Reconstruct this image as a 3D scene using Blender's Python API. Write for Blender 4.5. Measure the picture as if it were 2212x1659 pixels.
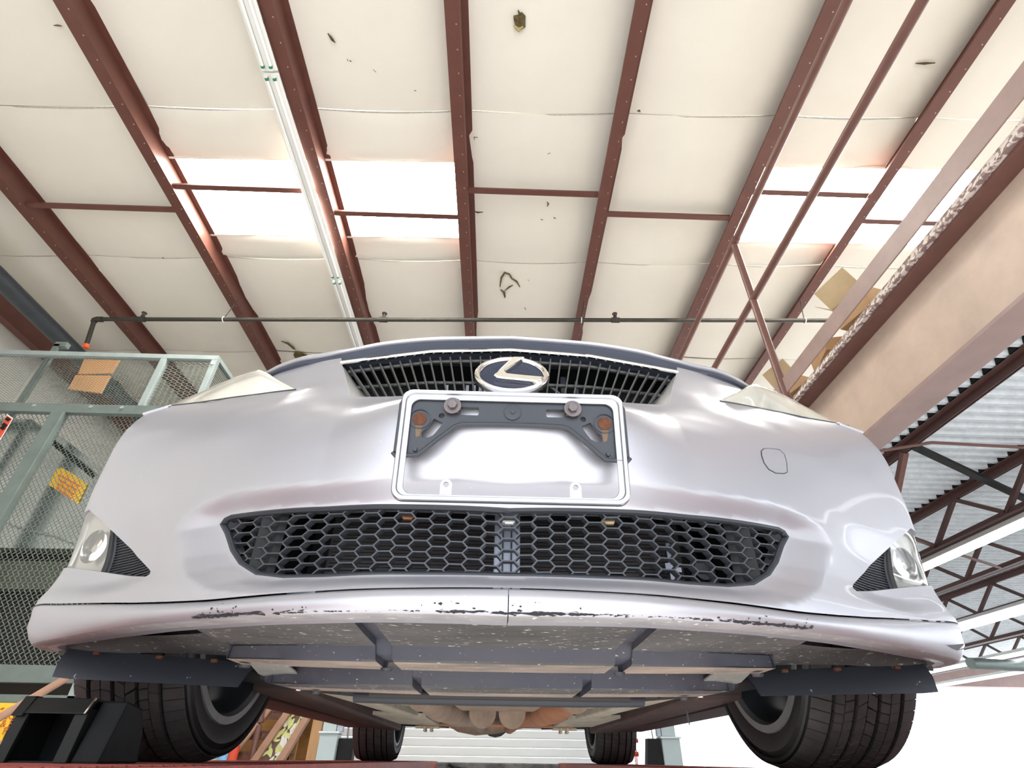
import bpy, bmesh, math, random
import numpy as np
from mathutils import Vector, Matrix, Euler
from mathutils.geometry import delaunay_2d_cdt

for o in list(bpy.data.objects):
    bpy.data.objects.remove(o, do_unlink=True)
scene = bpy.context.scene
COL = scene.collection
random.seed(7)
rng = np.random.default_rng(7)

# ------------------------------------------------------------------ camera, sky, sun, exposure
# x across the car, y along the car away from the viewer, z up; z = 0 is the top of the lift runways
CAM_R = ((0.9994766590617102, -0.03008959087513379, 0.011875374175541416),
         (-0.02708193642727561, -0.5775652809518665, 0.8158951617446574),
         (0.01769114779179273, 0.8157897785336359, 0.5780779017830127))
CAM_O = (-0.013941326222875408, -1.5204931308264849, 0.013762907585824536)
cd = bpy.data.cameras.new('camera')
cam = bpy.data.objects.new('camera', cd)
COL.objects.link(cam)
r_, u_, f_ = [Vector(v) for v in CAM_R]
cam.matrix_world = Matrix(((r_.x, u_.x, -f_.x, CAM_O[0]), (r_.y, u_.y, -f_.y, CAM_O[1]), (r_.z, u_.z, -f_.z, CAM_O[2]), (0, 0, 0, 1)))
cd.sensor_fit = 'HORIZONTAL'
cd.sensor_width = 36.0
cd.lens = 1148.1416 / 2212 * 36.0
cd.clip_start = 0.02
cd.clip_end = 200
scene.camera = cam

world = bpy.data.worlds.new('sky')
scene.world = world
world.use_nodes = True
bgn = world.node_tree.nodes['Background']
bgn.inputs[0].default_value = (0.86, 0.92, 1.0, 1)
bgn.inputs[1].default_value = 3.2

sd = bpy.data.lights.new('sun', 'SUN')
sd.energy = 13.0
sd.angle = math.radians(1.0)
sd.color = (0.97, 0.98, 1.0)
sun = bpy.data.objects.new('sun', sd)
COL.objects.link(sun)
SUN_DIR = Vector((0.04, 0.725, -0.695))
sun.rotation_euler = SUN_DIR.to_track_quat('-Z', 'Y').to_euler()
sun.location = (0, -12, 10)

vs = scene.view_settings
vs.view_transform = 'Standard'
vs.look = 'None'
vs.gamma = 1.0
vs.use_curve_mapping = False
vs.exposure = 0.0
SKYLIGHT = 42.0
FLOOR_Z = -1.40

# ------------------------------------------------------------------ materials
MATS = {}
def mat(name, col, rough=0.5, metal=0.0, var=0.0, vscale=6.0, bump=0.0, bscale=60.0, coat=0.0, emit=None, estr=0.0, trans=0.0, ior=1.45,
        speck=None, sscale=120.0, sthr=0.62, spec=0.5, var_col=None, alpha=1.0, stretch=(1, 1, 1)):
    if name in MATS: return MATS[name]
    m = bpy.data.materials.new(name)
    m.use_nodes = True
    nt = m.node_tree
    b = nt.nodes['Principled BSDF']
    b.inputs['Base Color'].default_value = (*col, 1)
    b.inputs['Roughness'].default_value = rough
    b.inputs['Metallic'].default_value = metal
    b.inputs['Coat Weight'].default_value = coat
    b.inputs['Coat Roughness'].default_value = 0.06
    b.inputs['Transmission Weight'].default_value = trans
    b.inputs['IOR'].default_value = ior
    b.inputs['Specular IOR Level'].default_value = spec
    b.inputs['Alpha'].default_value = alpha
    if emit:
        b.inputs['Emission Color'].default_value = (*emit, 1)
        b.inputs['Emission Strength'].default_value = estr
    if var or bump or speck:
        tc = nt.nodes.new('ShaderNodeTexCoord')
        mp = nt.nodes.new('ShaderNodeMapping')
        mp.inputs['Scale'].default_value = stretch
        nt.links.new(tc.outputs['Object'], mp.inputs['Vector'])
    src = None
    if var:
        n = nt.nodes.new('ShaderNodeTexNoise')
        n.inputs['Scale'].default_value = vscale
        n.inputs['Detail'].default_value = 6
        n.inputs['Roughness'].default_value = 0.62
        nt.links.new(mp.outputs[0], n.inputs['Vector'])
        rp = nt.nodes.new('ShaderNodeValToRGB')
        rp.color_ramp.elements[0].position = 0.32
        rp.color_ramp.elements[1].position = 0.70
        c2 = var_col if var_col else tuple(max(0, c * (1 - var)) for c in col)
        rp.color_ramp.elements[0].color = (*c2, 1)
        rp.color_ramp.elements[1].color = (*col, 1)
        nt.links.new(n.outputs['Fac'], rp.inputs[0])
        src = rp.outputs[0]
    if speck:
        n = nt.nodes.new('ShaderNodeTexNoise')
        n.inputs['Scale'].default_value = sscale
        n.inputs['Detail'].default_value = 3
        nt.links.new(mp.outputs[0], n.inputs['Vector'])
        rp = nt.nodes.new('ShaderNodeValToRGB')
        rp.color_ramp.elements[0].position = sthr
        rp.color_ramp.elements[1].position = min(1, sthr + 0.05)
        rp.color_ramp.elements[0].color = (0, 0, 0, 1)
        rp.color_ramp.elements[1].color = (1, 1, 1, 1)
        nt.links.new(n.outputs['Fac'], rp.inputs[0])
        mx = nt.nodes.new('ShaderNodeMix')
        mx.data_type = 'RGBA'
        nt.links.new(rp.outputs[0], mx.inputs['Factor'])
        if src: nt.links.new(src, mx.inputs['A'])
        else: mx.inputs['A'].default_value = (*col, 1)
        mx.inputs['B'].default_value = (*speck, 1)
        src = mx.outputs['Result']
    if src: nt.links.new(src, b.inputs['Base Color'])
    if bump:
        n = nt.nodes.new('ShaderNodeTexNoise')
        n.inputs['Scale'].default_value = bscale
        n.inputs['Detail'].default_value = 5
        nt.links.new(mp.outputs[0], n.inputs['Vector'])
        bp = nt.nodes.new('ShaderNodeBump')
        bp.inputs['Strength'].default_value = bump
        bp.inputs['Distance'].default_value = 0.01
        nt.links.new(n.outputs['Fac'], bp.inputs['Height'])
        nt.links.new(bp.outputs[0], b.inputs['Normal'])
    MATS[name] = m
    return m

M_INS = mat('white_vinyl_insulation', (0.83, 0.785, 0.69), 0.55, var=0.05, vscale=1.5, bump=0.12, bscale=3.0)
M_SEAM = mat('insulation_seam', (0.62, 0.59, 0.52), 0.7, var=0.4, vscale=40)
M_TEAR = mat('torn_insulation', (0.16, 0.12, 0.045), 0.9, var=0.6, vscale=30)
M_FIBRE = mat('yellow_glass_wool', (0.55, 0.45, 0.2), 0.95, var=0.5, vscale=60)
M_RED = mat('red_oxide_steel', (0.140, 0.052, 0.038), 0.45, var=0.18, vscale=5, bump=0.05, bscale=40)
M_BROWN = mat('brown_painted_steel', (0.185, 0.088, 0.072), 0.42, var=0.2, vscale=7, bump=0.06, bscale=30)
M_TANPAINT = mat('pink_brown_plate', (0.36, 0.25, 0.225), 0.45, var=0.18, vscale=6)
M_BEAMWEB = mat('tan_flaking_paint', (0.62, 0.48, 0.38), 0.5, var=0.25, vscale=4, bump=0.2, bscale=9)
M_SLAB = mat('weathered_deck_edge', (0.30, 0.21, 0.19), 0.8, var=0.0, speck=(0.75, 0.68, 0.62), sscale=45, sthr=0.47, bump=0.5, bscale=60)
M_GALV = mat('galvanised_deck', (0.86, 0.91, 0.94), 0.40, metal=0.05, var=0.22, vscale=14, bump=0.05, bscale=40)
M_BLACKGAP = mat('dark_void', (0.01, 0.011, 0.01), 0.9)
M_SKYLIGHT = mat('lit_translucent_panel', (0.9, 0.9, 0.86), 0.4, emit=(1.0, 0.98, 0.92), estr=SKYLIGHT)
M_TUBELIT = mat('lit_fluorescent_tube', (1, 1, 1), 0.3, emit=(0.95, 0.98, 1.0), estr=6.0)
M_TUBE = mat('white_lamp_tube', (0.9, 0.9, 0.86), 0.25)
M_WHITE = mat('white_enamel', (0.84, 0.84, 0.80), 0.4)
M_GREENCAP = mat('green_lamp_cap', (0.03, 0.22, 0.1), 0.5)
M_PIPE = mat('black_iron_pipe', (0.06, 0.055, 0.045), 0.5, metal=0.3, var=0.3, vscale=12)
M_PIPEBIG = mat('dark_grey_pipe', (0.055, 0.062, 0.07), 0.42, var=0.3, vscale=9)
M_ORANGE = mat('orange_coupling', (0.75, 0.13, 0.03), 0.5)
M_CONC = mat('pale_concrete', (0.60, 0.58, 0.56), 0.6, var=0.18, vscale=2.0, bump=0.05, bscale=30)
M_WALL = mat('white_wall_insulation', (0.80, 0.77, 0.69), 0.65, var=0.06, vscale=2, bump=0.3, bscale=2.5)
M_DOOR = mat('white_door_slat', (0.86, 0.88, 0.88), 0.45)
M_CAGE = mat('grey_green_steel', (0.175, 0.215, 0.20), 0.42, metal=0.25, var=0.22, vscale=6)
M_CAGELIGHT = mat('pale_grey_green_steel', (0.36, 0.42, 0.41), 0.4, metal=0.25, var=0.2, vscale=6)
M_MESH = mat('expanded_metal', (0.13, 0.15, 0.132), 0.5, metal=0.2)
M_DUCT = mat('galvanised_duct', (0.62, 0.68, 0.68), 0.20, metal=0.9, var=0.2, vscale=5, bump=0.6, bscale=3)
M_CARD = mat('brown_cardboard', (0.50, 0.31, 0.16), 0.8, var=0.15, vscale=9)
M_CARDIN = mat('pale_cardboard', (0.62, 0.47, 0.28), 0.8, var=0.15, vscale=9)
M_YELLOW = mat('yellow_sign', (0.85, 0.50, 0.03), 0.5)
M_LETTER = mat('red_brown_lettering', (0.42, 0.09, 0.02), 0.5)
M_REDSIGN = mat('red_sticker', (0.62, 0.07, 0.03), 0.5)
M_WHITEINK = mat('white_ink', (0.8, 0.78, 0.74), 0.5)
M_COPPER = mat('tan_painted_rail', (0.44, 0.25, 0.17), 0.35, var=0.15, vscale=8)
M_WOOD = mat('pine_timber', (0.52, 0.30, 0.14), 0.6, var=0.3, vscale=4, stretch=(6, 6, 0.8))
M_PLY = mat('orange_plywood', (0.36, 0.17, 0.045), 0.6, var=0.4, vscale=3, stretch=(1, 1, 4))
M_TREAD = mat('rusty_tread_plate', (0.20, 0.09, 0.055), 0.5, metal=0.2, var=0.5, vscale=30, bump=0.4, bscale=70)
M_LIFT = mat('red_runway', (0.36, 0.075, 0.055), 0.5, var=0.35, vscale=12, bump=0.25, bscale=160)
M_COLUMN = mat('pale_grey_column', (0.42, 0.50, 0.51), 0.4, var=0.08, vscale=5)
M_BLACKSTEEL = mat('black_steel', (0.010, 0.010, 0.011), 0.6, spec=0.25, var=0.3, vscale=15, bump=0.1, bscale=50)
M_OLIVE = mat('dark_olive_steel', (0.013, 0.013, 0.011), 0.5, spec=0.3, var=0.2, vscale=12)
M_SCRAP = mat('pale_yellow_tape', (0.72, 0.74, 0.30), 0.6, var=0.25, vscale=20)
# the car
M_PAINT = mat('silver_metallic_paint', (0.48, 0.478, 0.515), 0.43, metal=0.66, coat=0.16, speck=(0.78, 0.78, 0.8), sscale=260, sthr=0.735)
M_BPLASTIC = mat('black_plastic', (0.030, 0.033, 0.040), 0.45, bump=0.03, bscale=200)
M_SEAL = mat('dark_blue_grey_plastic', (0.045, 0.052, 0.072), 0.35)
M_CHROME = mat('chrome', (0.86, 0.85, 0.82), 0.07, metal=1.0)
M_SATIN = mat('worn_chrome_frame', (0.42, 0.42, 0.445), 0.34, metal=0.9, var=0.15, vscale=40)
M_SLAT = mat('grey_grille_slat', (0.07, 0.07, 0.068), 0.4, metal=0.2)
M_HEX = mat('grey_grille_mesh', (0.055, 0.058, 0.066), 0.38, metal=0.15)
M_INT = mat('dark_engine_bay', (0.006, 0.007, 0.008), 0.7)
M_COND = mat('dark_condenser', (0.050, 0.044, 0.046), 0.6, speck=(0.1, 0.1, 0.1), sscale=380, sthr=0.70)
M_ALU = mat('dull_aluminium', (0.34, 0.37, 0.42), 0.4, metal=0.6, var=0.3, vscale=20)
M_LENS = mat('yellowed_headlamp_lens', (0.84, 0.81, 0.69), 0.16, trans=0.42, var=0.12, vscale=12, coat=0.4)
M_FOGLENS = mat('clear_fog_lens', (0.93, 0.93, 0.90), 0.06, trans=0.88, coat=0.4)
M_REFLECT = mat('lamp_reflector', (0.55, 0.54, 0.52), 0.22, metal=0.9)
M_RUST = mat('rust', (0.13, 0.045, 0.020), 0.85, var=0.5, vscale=120)
M_BOLT = mat('grey_brown_bolt', (0.17, 0.145, 0.145), 0.42, metal=0.6, var=0.3, vscale=80)
M_BRACKET = mat('grey_black_bracket', (0.034, 0.037, 0.045), 0.42, bump=0.02, bscale=200)
M_EMBLEM = mat('navy_emblem_field', (0.026, 0.032, 0.055), 0.35)
M_TRAY = mat('dusty_black_shaded_undertray', (0.036, 0.039, 0.058), 0.6, var=0.45, vscale=7, speck=(0.34, 0.34, 0.36), sscale=190, sthr=0.685, var_col=(0.060, 0.057, 0.066), stretch=(0.6, 1, 1))  # dusty black plastic, darkened so the forward steps carry painted shade
M_TRAYLIT = mat('dusty_tan_lit_undertray', (0.34, 0.265, 0.205), 0.75, var=0.5, vscale=14, var_col=(0.10, 0.09, 0.085), speck=(0.5, 0.47, 0.42), sscale=220, sthr=0.67, stretch=(0.4, 1, 1))  # dusty flats, with the light from below put into the tan
M_LINER = mat('grey_splashed_liner', (0.095, 0.090, 0.086), 0.7, var=0.5, vscale=12, speck=(0.40, 0.38, 0.34), sscale=170, sthr=0.64, stretch=(0.5, 1, 1), bump=0.2, bscale=50)
M_FLAP = mat('black_rubber_flap', (0.030, 0.033, 0.042), 0.5, speck=(0.3, 0.31, 0.33), sscale=85, sthr=0.71, bump=0.05, bscale=60)
M_TYRE = mat('black_tyre_rubber', (0.034, 0.031, 0.032), 0.7, var=0.35, vscale=18, var_col=(0.062, 0.053, 0.052))
M_TYRESIDE = mat('tyre_sidewall', (0.024, 0.022, 0.022), 0.55, var=0.3, vscale=14)
M_RIM = mat('grey_alloy_rim', (0.20, 0.195, 0.195), 0.5, metal=0.3, var=0.3, vscale=14)
M_RIMDARK = mat('dark_rim_barrel', (0.035, 0.04, 0.05), 0.5, var=0.3, vscale=10)
M_UNDER = mat('red_brown_underbody', (0.075, 0.045, 0.038), 0.7, var=0.4, vscale=6)
M_SILL = mat('dark_sill', (0.022, 0.020, 0.020), 0.6)
M_RAIL = mat('dusty_beige_subframe', (0.40, 0.37, 0.29), 0.7, var=0.35, vscale=12, bump=0.15, bscale=40)
M_EXH = mat('dusty_exhaust_pipe', (0.30, 0.22, 0.16), 0.6, metal=0.3, var=0.4, vscale=16)
M_EXHR = mat('rusty_exhaust_pipe', (0.34, 0.15, 0.075), 0.65, metal=0.2, var=0.4, vscale=16)
M_WING = mat('pale_dusty_plastic', (0.24, 0.235, 0.215), 0.65, var=0.3, vscale=14, speck=(0.5, 0.48, 0.42), sscale=160, sthr=0.67)
M_LIPDIRT = mat('scuffed_dusty_paint', (0.36, 0.345, 0.345), 0.6, metal=0.2, var=0.3, vscale=40, speck=(0.75, 0.73, 0.7), sscale=150, sthr=0.66, stretch=(0.5, 1, 1))
M_TRIM = mat('pale_reflection_trim', (0.62, 0.60, 0.56), 0.35, metal=0.45)  # chrome side trim, its pale reflection put into the base colour
M_SUPPORT = mat('blue_grey_support', (0.42, 0.46, 0.55), 0.45, metal=0.3, var=0.3, vscale=20)
M_JOIST = mat('dark_brown_joist', (0.105, 0.052, 0.045), 0.45, var=0.2, vscale=7)
M_GLASS = mat('dark_window_glass', (0.02, 0.025, 0.03), 0.05, coat=0.5)

# ------------------------------------------------------------------ mesh helpers
class MB:
    def __init__(s): s.v = []; s.f = []
    def add(s, vs_, fs_):
        b = len(s.v)
        s.v += [tuple(map(float, q)) for q in vs_]
        s.f += [tuple(b + i for i in f) for f in fs_]
        return s
    def box(s, lo, hi):
        (x0, y0, z0), (x1, y1, z1) = lo, hi
        return s.add([(x0, y0, z0), (x1, y0, z0), (x1, y1, z0), (x0, y1, z0), (x0, y0, z1), (x1, y0, z1), (x1, y1, z1), (x0, y1, z1)],
                     [(0, 3, 2, 1), (4, 5, 6, 7), (0, 1, 5, 4), (1, 2, 6, 5), (2, 3, 7, 6), (3, 0, 4, 7)])
    def hexa(s, a, b):   # two quads a (bottom) and b (top), matching order
        return s.add(list(a) + list(b), [(0, 3, 2, 1), (4, 5, 6, 7), (0, 1, 5, 4), (1, 2, 6, 5), (2, 3, 7, 6), (3, 0, 4, 7)])
    def beam(s, p0, p1, w, h, up=(0, 0, 1)):   # rectangular bar, w across, h along up
        p0, p1 = Vector(p0), Vector(p1)
        d = (p1 - p0).normalized()
        a = d.cross(Vector(up))
        if a.length < 1e-6: a = d.cross(Vector((1, 0, 0)))
        a.normalize()
        b = a.cross(d)
        a, b = a * w / 2, b * h / 2
        return s.hexa([p0 - a - b, p0 + a - b, p0 + a + b, p0 - a + b], [p1 - a - b, p1 + a - b, p1 + a + b, p1 - a + b])
    def tube(s, pts, r, n=12, cap=True, closed=False):
        pts = [Vector(p) for p in pts]
        N = len(pts)
        rr = r if hasattr(r, '__len__') else [r] * N
        rings = []
        ref = None
        for i, p in enumerate(pts):
            if closed: t = pts[(i + 1) % N] - pts[i - 1]
            else: t = pts[min(i + 1, N - 1)] - pts[max(i - 1, 0)]
            t.normalize()
            if ref is None:
                ref = Vector((0, 0, 1)) if abs(t.z) < 0.9 else Vector((1, 0, 0))
            a = t.cross(ref)
            if a.length < 1e-5: a = t.cross(Vector((0, 1, 0)))
            a.normalize()
            b = a.cross(t).normalized()
            ref = b
            rings.append([p + a * math.cos(2 * math.pi * k / n) * rr[i] + b * math.sin(2 * math.pi * k / n) * rr[i] for k in range(n)])
        vv = [q for R in rings for q in R]
        ff = []
        for i in range(N if closed else N - 1):
            j = (i + 1) % N
            for k in range(n):
                ff.append((i * n + k, i * n + (k + 1) % n, j * n + (k + 1) % n, j * n + k))
        if cap and not closed:
            ff.append(tuple(range(n))[::-1])
            ff.append(tuple((N - 1) * n + k for k in range(n)))
        return s.add(vv, ff)
    def prism(s, poly, off):   # 3-D polygon pushed by a vector
        off = Vector(off)
        n = len(poly)
        a = [Vector(p) for p in poly]
        return s.add(a + [p + off for p in a], [tuple(range(n))[::-1], tuple(range(n, 2 * n))] + [(i, (i + 1) % n, n + (i + 1) % n, n + i) for i in range(n)])
    def grid(s, rows):
        nr, nc = len(rows), len(rows[0])
        vv = [q for r in rows for q in r]
        return s.add(vv, [(i * nc + j, i * nc + j + 1, (i + 1) * nc + j + 1, (i + 1) * nc + j) for i in range(nr - 1) for j in range(nc - 1)])
    def lathe(s, prof, axis_o, n=48, a0=0.0, a1=2 * math.pi):   # prof: (x, r) around an axis along x through axis_o
        ox, oy, oz = axis_o
        full = abs(a1 - a0 - 2 * math.pi) < 1e-6
        m = n if full else n + 1
        vv = []
        for k in range(m):
            a = a0 + (a1 - a0) * k / n
            for (x, r) in prof: vv.append((ox + x, oy + r * math.cos(a), oz + r * math.sin(a)))
        q = len(prof)
        ff = []
        for k in range(n):
            k2 = (k + 1) % m
            for i in range(q - 1): ff.append((k * q + i, k * q + i + 1, k2 * q + i + 1, k2 * q + i))
        return s.add(vv, ff)

def obj(name, mb, m, parent=None, smooth=False, bevel=0.0, fix=True, angle=40, kind=None, label=None):
    me = bpy.data.meshes.new(name)
    me.from_pydata(mb.v, [], mb.f)
    if fix:
        b = bmesh.new()
        b.from_mesh(me)
        bmesh.ops.recalc_face_normals(b, faces=b.faces)
        b.to_mesh(me)
        b.free()
    me.materials.append(m)
    o = bpy.data.objects.new(name, me)
    COL.objects.link(o)
    if smooth:
        me.polygons.foreach_set('use_smooth', [True] * len(me.polygons))
        me.set_sharp_from_angle(angle=math.radians(angle))
    if bevel:
        bv = o.modifiers.new('bevel', 'BEVEL')
        bv.width = bevel
        bv.segments = 2
        bv.limit_method = 'ANGLE'
        bv.angle_limit = math.radians(40)
    if parent: setp(o, parent)
    if kind: o['kind'] = kind
    if label: o['label'] = label
    return o
def wloc(o):
    t = o.location.copy()
    if o.parent: t = t + o.matrix_parent_inverse.translation + wloc(o.parent)
    return t
def setp(o, parent):
    o.parent = parent
    o.matrix_parent_inverse = Matrix.Translation(-wloc(parent))
def thing(name, label, cat, loc=(0, 0, 0), group=None):
    o = bpy.data.objects.new(name, None)
    o.empty_display_size = 0.1
    COL.objects.link(o)
    o.location = loc
    return tag(o, label, cat, group)
def tag(o, label, cat=None, group=None, kind=None):
    o['label'] = label
    if cat: o['category'] = cat
    if group: o['group'] = group
    if kind: o['kind'] = kind
    return o
def link_copy(src, parent, dloc):   # copy sharing mesh data, moved by dloc
    c = src.copy()
    COL.objects.link(c)
    c.parent = parent
    c.matrix_parent_inverse = Matrix.Identity(4)
    c.location = dloc
    return c
def pchip(xk, yk, x):
    xk, yk, x = np.asarray(xk, float), np.asarray(yk, float), np.asarray(x, float)
    h = np.diff(xk)
    d = np.diff(yk) / h
    m = np.zeros(len(xk))
    m[0], m[-1] = d[0], d[-1]
    for i in range(1, len(xk) - 1):
        if d[i - 1] * d[i] > 0:
            w1, w2 = 2 * h[i] + h[i - 1], h[i] + 2 * h[i - 1]
            m[i] = (w1 + w2) / (w1 / d[i - 1] + w2 / d[i])
    i = np.clip(np.searchsorted(xk, x) - 1, 0, len(xk) - 2)
    t = np.clip((x - xk[i]) / h[i], 0, 1)
    return (yk[i] * (1 + 2 * t) * (1 - t) ** 2 + m[i] * h[i] * t * (1 - t) ** 2 + yk[i + 1] * t * t * (3 - 2 * t) + m[i + 1] * h[i] * t * t * (t - 1))
def resample(pts, step):
    out = []
    for a, b in zip(pts[:-1], pts[1:]):
        a, b = np.asarray(a, float), np.asarray(b, float)
        n = max(1, int(math.ceil(np.linalg.norm(b - a) / step)))
        out += [tuple(a + (b - a) * k / n) for k in range(n)]
    out.append(tuple(pts[-1]))
    return out
def inpoly(P, poly):
    P = np.asarray(P, float)
    x, y = P[:, 0], P[:, 1]
    c = np.zeros(len(P), bool)
    n = len(poly)
    for i in range(n):
        (x0, y0), (x1, y1) = poly[i], poly[(i + 1) % n]
        if y0 == y1: continue
        k = ((y0 > y) != (y1 > y)) & (x < (x1 - x0) * (y - y0) / (y1 - y0) + x0)
        c ^= k
    return c
def polydist(P, poly, closed=True):
    P = np.asarray(P, float)
    d = np.full(len(P), 1e9)
    n = len(poly)
    for i in range(n if closed else n - 1):
        a, b = np.array(poly[i], float), np.array(poly[(i + 1) % n], float)
        ab = b - a
        L = ab @ ab
        if L == 0: continue
        t = np.clip((P - a) @ ab / L, 0, 1)
        d = np.minimum(d, np.linalg.norm(P - a - t[:, None] * ab, axis=1))
    return d

# measured image positions -> points on a chosen upright, side or level plane of the place
def _ray(px, py):
    a, b = (px - 1106) / 1148.1416, -(py - 829.5) / 1148.1416
    return r_ * a + u_ * b + f_
def at(px, py, Y):
    d = _ray(px, py)
    return Vector(CAM_O) + d * ((Y - CAM_O[1]) / d.y)
def atz(px, py, Z):
    d = _ray(px, py)
    return Vector(CAM_O) + d * ((Z - CAM_O[2]) / d.z)
def atx(px, py, X):
    d = _ray(px, py)
    return Vector(CAM_O) + d * ((X - CAM_O[0]) / d.x)

# ================================================================== THE SETTING
def struct(name, mb, m, label, **k):
    o = obj(name, mb, m, **k)
    return tag(o, label, kind='structure')
struct('floor', MB().box((-40, -40, FLOOR_Z - 0.2), (40, 40, FLOOR_Z)), M_CONC, 'pale concrete garage floor below the raised car')

PUR = [-5.29, -3.55, -1.92, -0.44, 1.07, 2.56, 3.91, 5.40, 6.9, 8.4]
CEIL = 5.10
Y0, Y1 = -4.2, 9.4
ceil = bpy.data.objects.new('ceiling', None)
COL.objects.link(ceil)
ceil.location = (0, 0, CEIL)
tag(ceil, 'white vinyl insulation ceiling between red steel purlins', kind='structure')
BAYS = [(-6.75, PUR[0])] + list(zip(PUR[:-1], PUR[1:]))
SEAMS = [-4.2, -2.6, -0.75, 1.136, 3.01, 4.88, 6.75, 9.4]
SKY = {2: 1, 3: 1, 6: 1, 7: 1}          # bays with a translucent roof panel: index -> yes
bayidx = {i: b for i, b in enumerate(BAYS)}
SKYBAYS = {1 + 1: None}
def ins_panel(x0, x1, y0, y1):
    rows = []
    nx, ny = 10, 8
    ph = rng.uniform(0, 6)
    for j in range(ny + 1):
        v = j / ny
        r = []
        for i in range(nx + 1):
            u = i / nx
            x = x0 + (x1 - x0) * u
            yy = y0 + (y1 - y0) * v - 0.022 * x
            sag = 0.045 * math.sin(math.pi * u) * (0.75 + 0.25 * min(1, 6 * v, 6 * (1 - v))) + 0.006 * math.sin(5 * v + ph + 3 * u)
            if v in (0, 1): sag -= 0.012
            r.append((x, yy, CEIL - sag))
        rows.append(r)
    o = obj('insulation_panel', MB().grid(rows), M_INS, ceil, smooth=True, fix=False)
    return o
def seam_strip(x0, x1, y):
    rows = []
    for k in (-0.006, 0.006):
        r = []
        for i in range(11):
            u = i / 10
            x = x0 + (x1 - x0) * u
            r.append((x, y - 0.022 * x + k + 0.012 * math.sin(math.pi * u), CEIL - 0.045 * math.sin(math.pi * u) * 0.75 + 0.009))
        rows.append(r)
    obj('seam', MB().grid(rows), M_SEAM, ceil, fix=False)
sky_bays = [2, 3, 6, 7]     # indices into BAYS (bay 2 lies between purlins 1 and 2 ...)
sky_y = (1.66, 2.66)
for bi, (x0, x1) in enumerate(BAYS):
    for si in range(len(SEAMS) - 1):
        y0, y1 = SEAMS[si], SEAMS[si + 1]
        if bi in sky_bays and abs(y0 - 1.136) < 1e-6:
            ins_panel(x0, x1, y0 + 0.004, sky_y[0])
            ins_panel(x0, x1, sky_y[1], y1 - 0.004)
        else:
            ins_panel(x0, x1, y0 + 0.004, y1 - 0.004)
        if 0 < si and y0 > -1: seam_strip(x0, x1, y0)
obj('roof_sheet', MB().box((-6.9, Y0, CEIL + 0.30), (8.5, Y1, CEIL + 0.33)), M_WHITE, ceil)
for n, bi in enumerate(sky_bays):
    x0, x1 = BAYS[bi]
    w = MB()
    za, zb = CEIL - 0.01, CEIL + 0.16
    s0, s1 = -0.022 * x0, -0.022 * x1
    w.hexa([(x0 + .02, sky_y[0] + s0, zb), (x1 - .02, sky_y[0] + s1, zb), (x1 - .02, sky_y[1] + s1, zb), (x0 + .02, sky_y[1] + s0, zb)],
           [(x0 + .02, sky_y[0] + s0, zb + .02), (x1 - .02, sky_y[0] + s1, zb + .02), (x1 - .02, sky_y[1] + s1, zb + .02), (x0 + .02, sky_y[1] + s0, zb + .02)])
    wo = struct('window_%d' % (n + 1), w, M_SKYLIGHT, ['glowing roof panel beside the fluorescent strip, leftmost of four', 'glowing roof panel between the strip light and the middle purlin', 'glowing roof panel above the mezzanine guard rail', 'glowing roof panel partly behind the mezzanine edge'][n])
    c = MB()
    for yy in sky_y:
        c.hexa([(x0, yy + s0 - .012, za), (x1, yy + s1 - .012, za), (x1, yy + s1 + .012, za), (x0, yy + s0 + .012, za)],
               [(x0, yy + s0 - .012, zb), (x1, yy + s1 - .012, zb), (x1, yy + s1 + .012, zb), (x0, yy + s0 + .012, zb)])
    obj('frame', c, M_INS, wo)

# torn insulation: each tear a ragged flap with wool showing, hanging just under the ceiling
def tear(px, py, size, n=9, wool=True, stretch=1.0, rot=0.0):
    c = atz(px, py, CEIL - 0.05)
    m = MB()
    pts = []
    for k in range(n):
        a = 2 * math.pi * k / n
        r = size * random.uniform(0.45, 1.0)
        x, y = r * math.cos(a) * stretch, r * math.sin(a)
        pts.append((c.x + x * math.cos(rot) - y * math.sin(rot), c.y + x * math.sin(rot) + y * math.cos(rot), CEIL - 0.052 - random.uniform(0, 0.25) * size))
    top = [(p[0], p[1], CEIL - 0.03) for p in pts]
    m.add([(c.x, c.y, CEIL - 0.05 - size * 0.15)] + pts + top, [(0, 1 + k, 1 + (k + 1) % n) for k in range(n)] + [(1 + k, 1 + (k + 1) % n, 1 + n + (k + 1) % n, 1 + n + k) for k in range(n)])
    o = obj('tear', m, M_TEAR, ceil, fix=False)
    if wool:
        w = MB()
        pp = [(c.x + random.uniform(-1, 1) * size * 0.5, c.y + size * (0.3 + 0.5 * k / 5), CEIL - 0.06 - size * 0.2 * random.random()) for k in range(5)]
        w.tube([(c.x - size * .5, c.y + size * .35, CEIL - .06), (c.x, c.y + size * .65, CEIL - .075), (c.x + size * .45, c.y + size * .4, CEIL - .06)], [size * .08, size * .22, size * .08], 7)
        obj('glass_wool', w, M_FIBRE, o, smooth=True)
def tear_line(pts, w=0.012):
    P = [atz(a, b, CEIL - 0.05) for a, b in pts]
    rr = [w * (0.35 if i in (0, len(P) - 1) else random.uniform(0.6, 1.15)) for i in range(len(P))]
    m = MB().tube(P, rr, 6)
    obj('tear', m, M_TEAR, ceil, smooth=True)
tear(1121, 46, 0.085, 10)
tear_line([(1119, 22), (1124, 33), (1131, 45)], 0.012)
tear_line([(1080, 620), (1083, 600), (1090, 589), (1100, 592), (1106, 602), (1116, 608), (1123, 620)], 0.016)
tear_line([(1081, 625), (1089, 632), (1091, 643)], 0.018)
tear_line([(1090, 628), (1100, 620), (1108, 616)], 0.014)
tear(651, 769, 0.10, 9, stretch=1.4)
tear_line([(607, 737), (622, 742), (634, 752), (638, 755)], 0.016)
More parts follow.
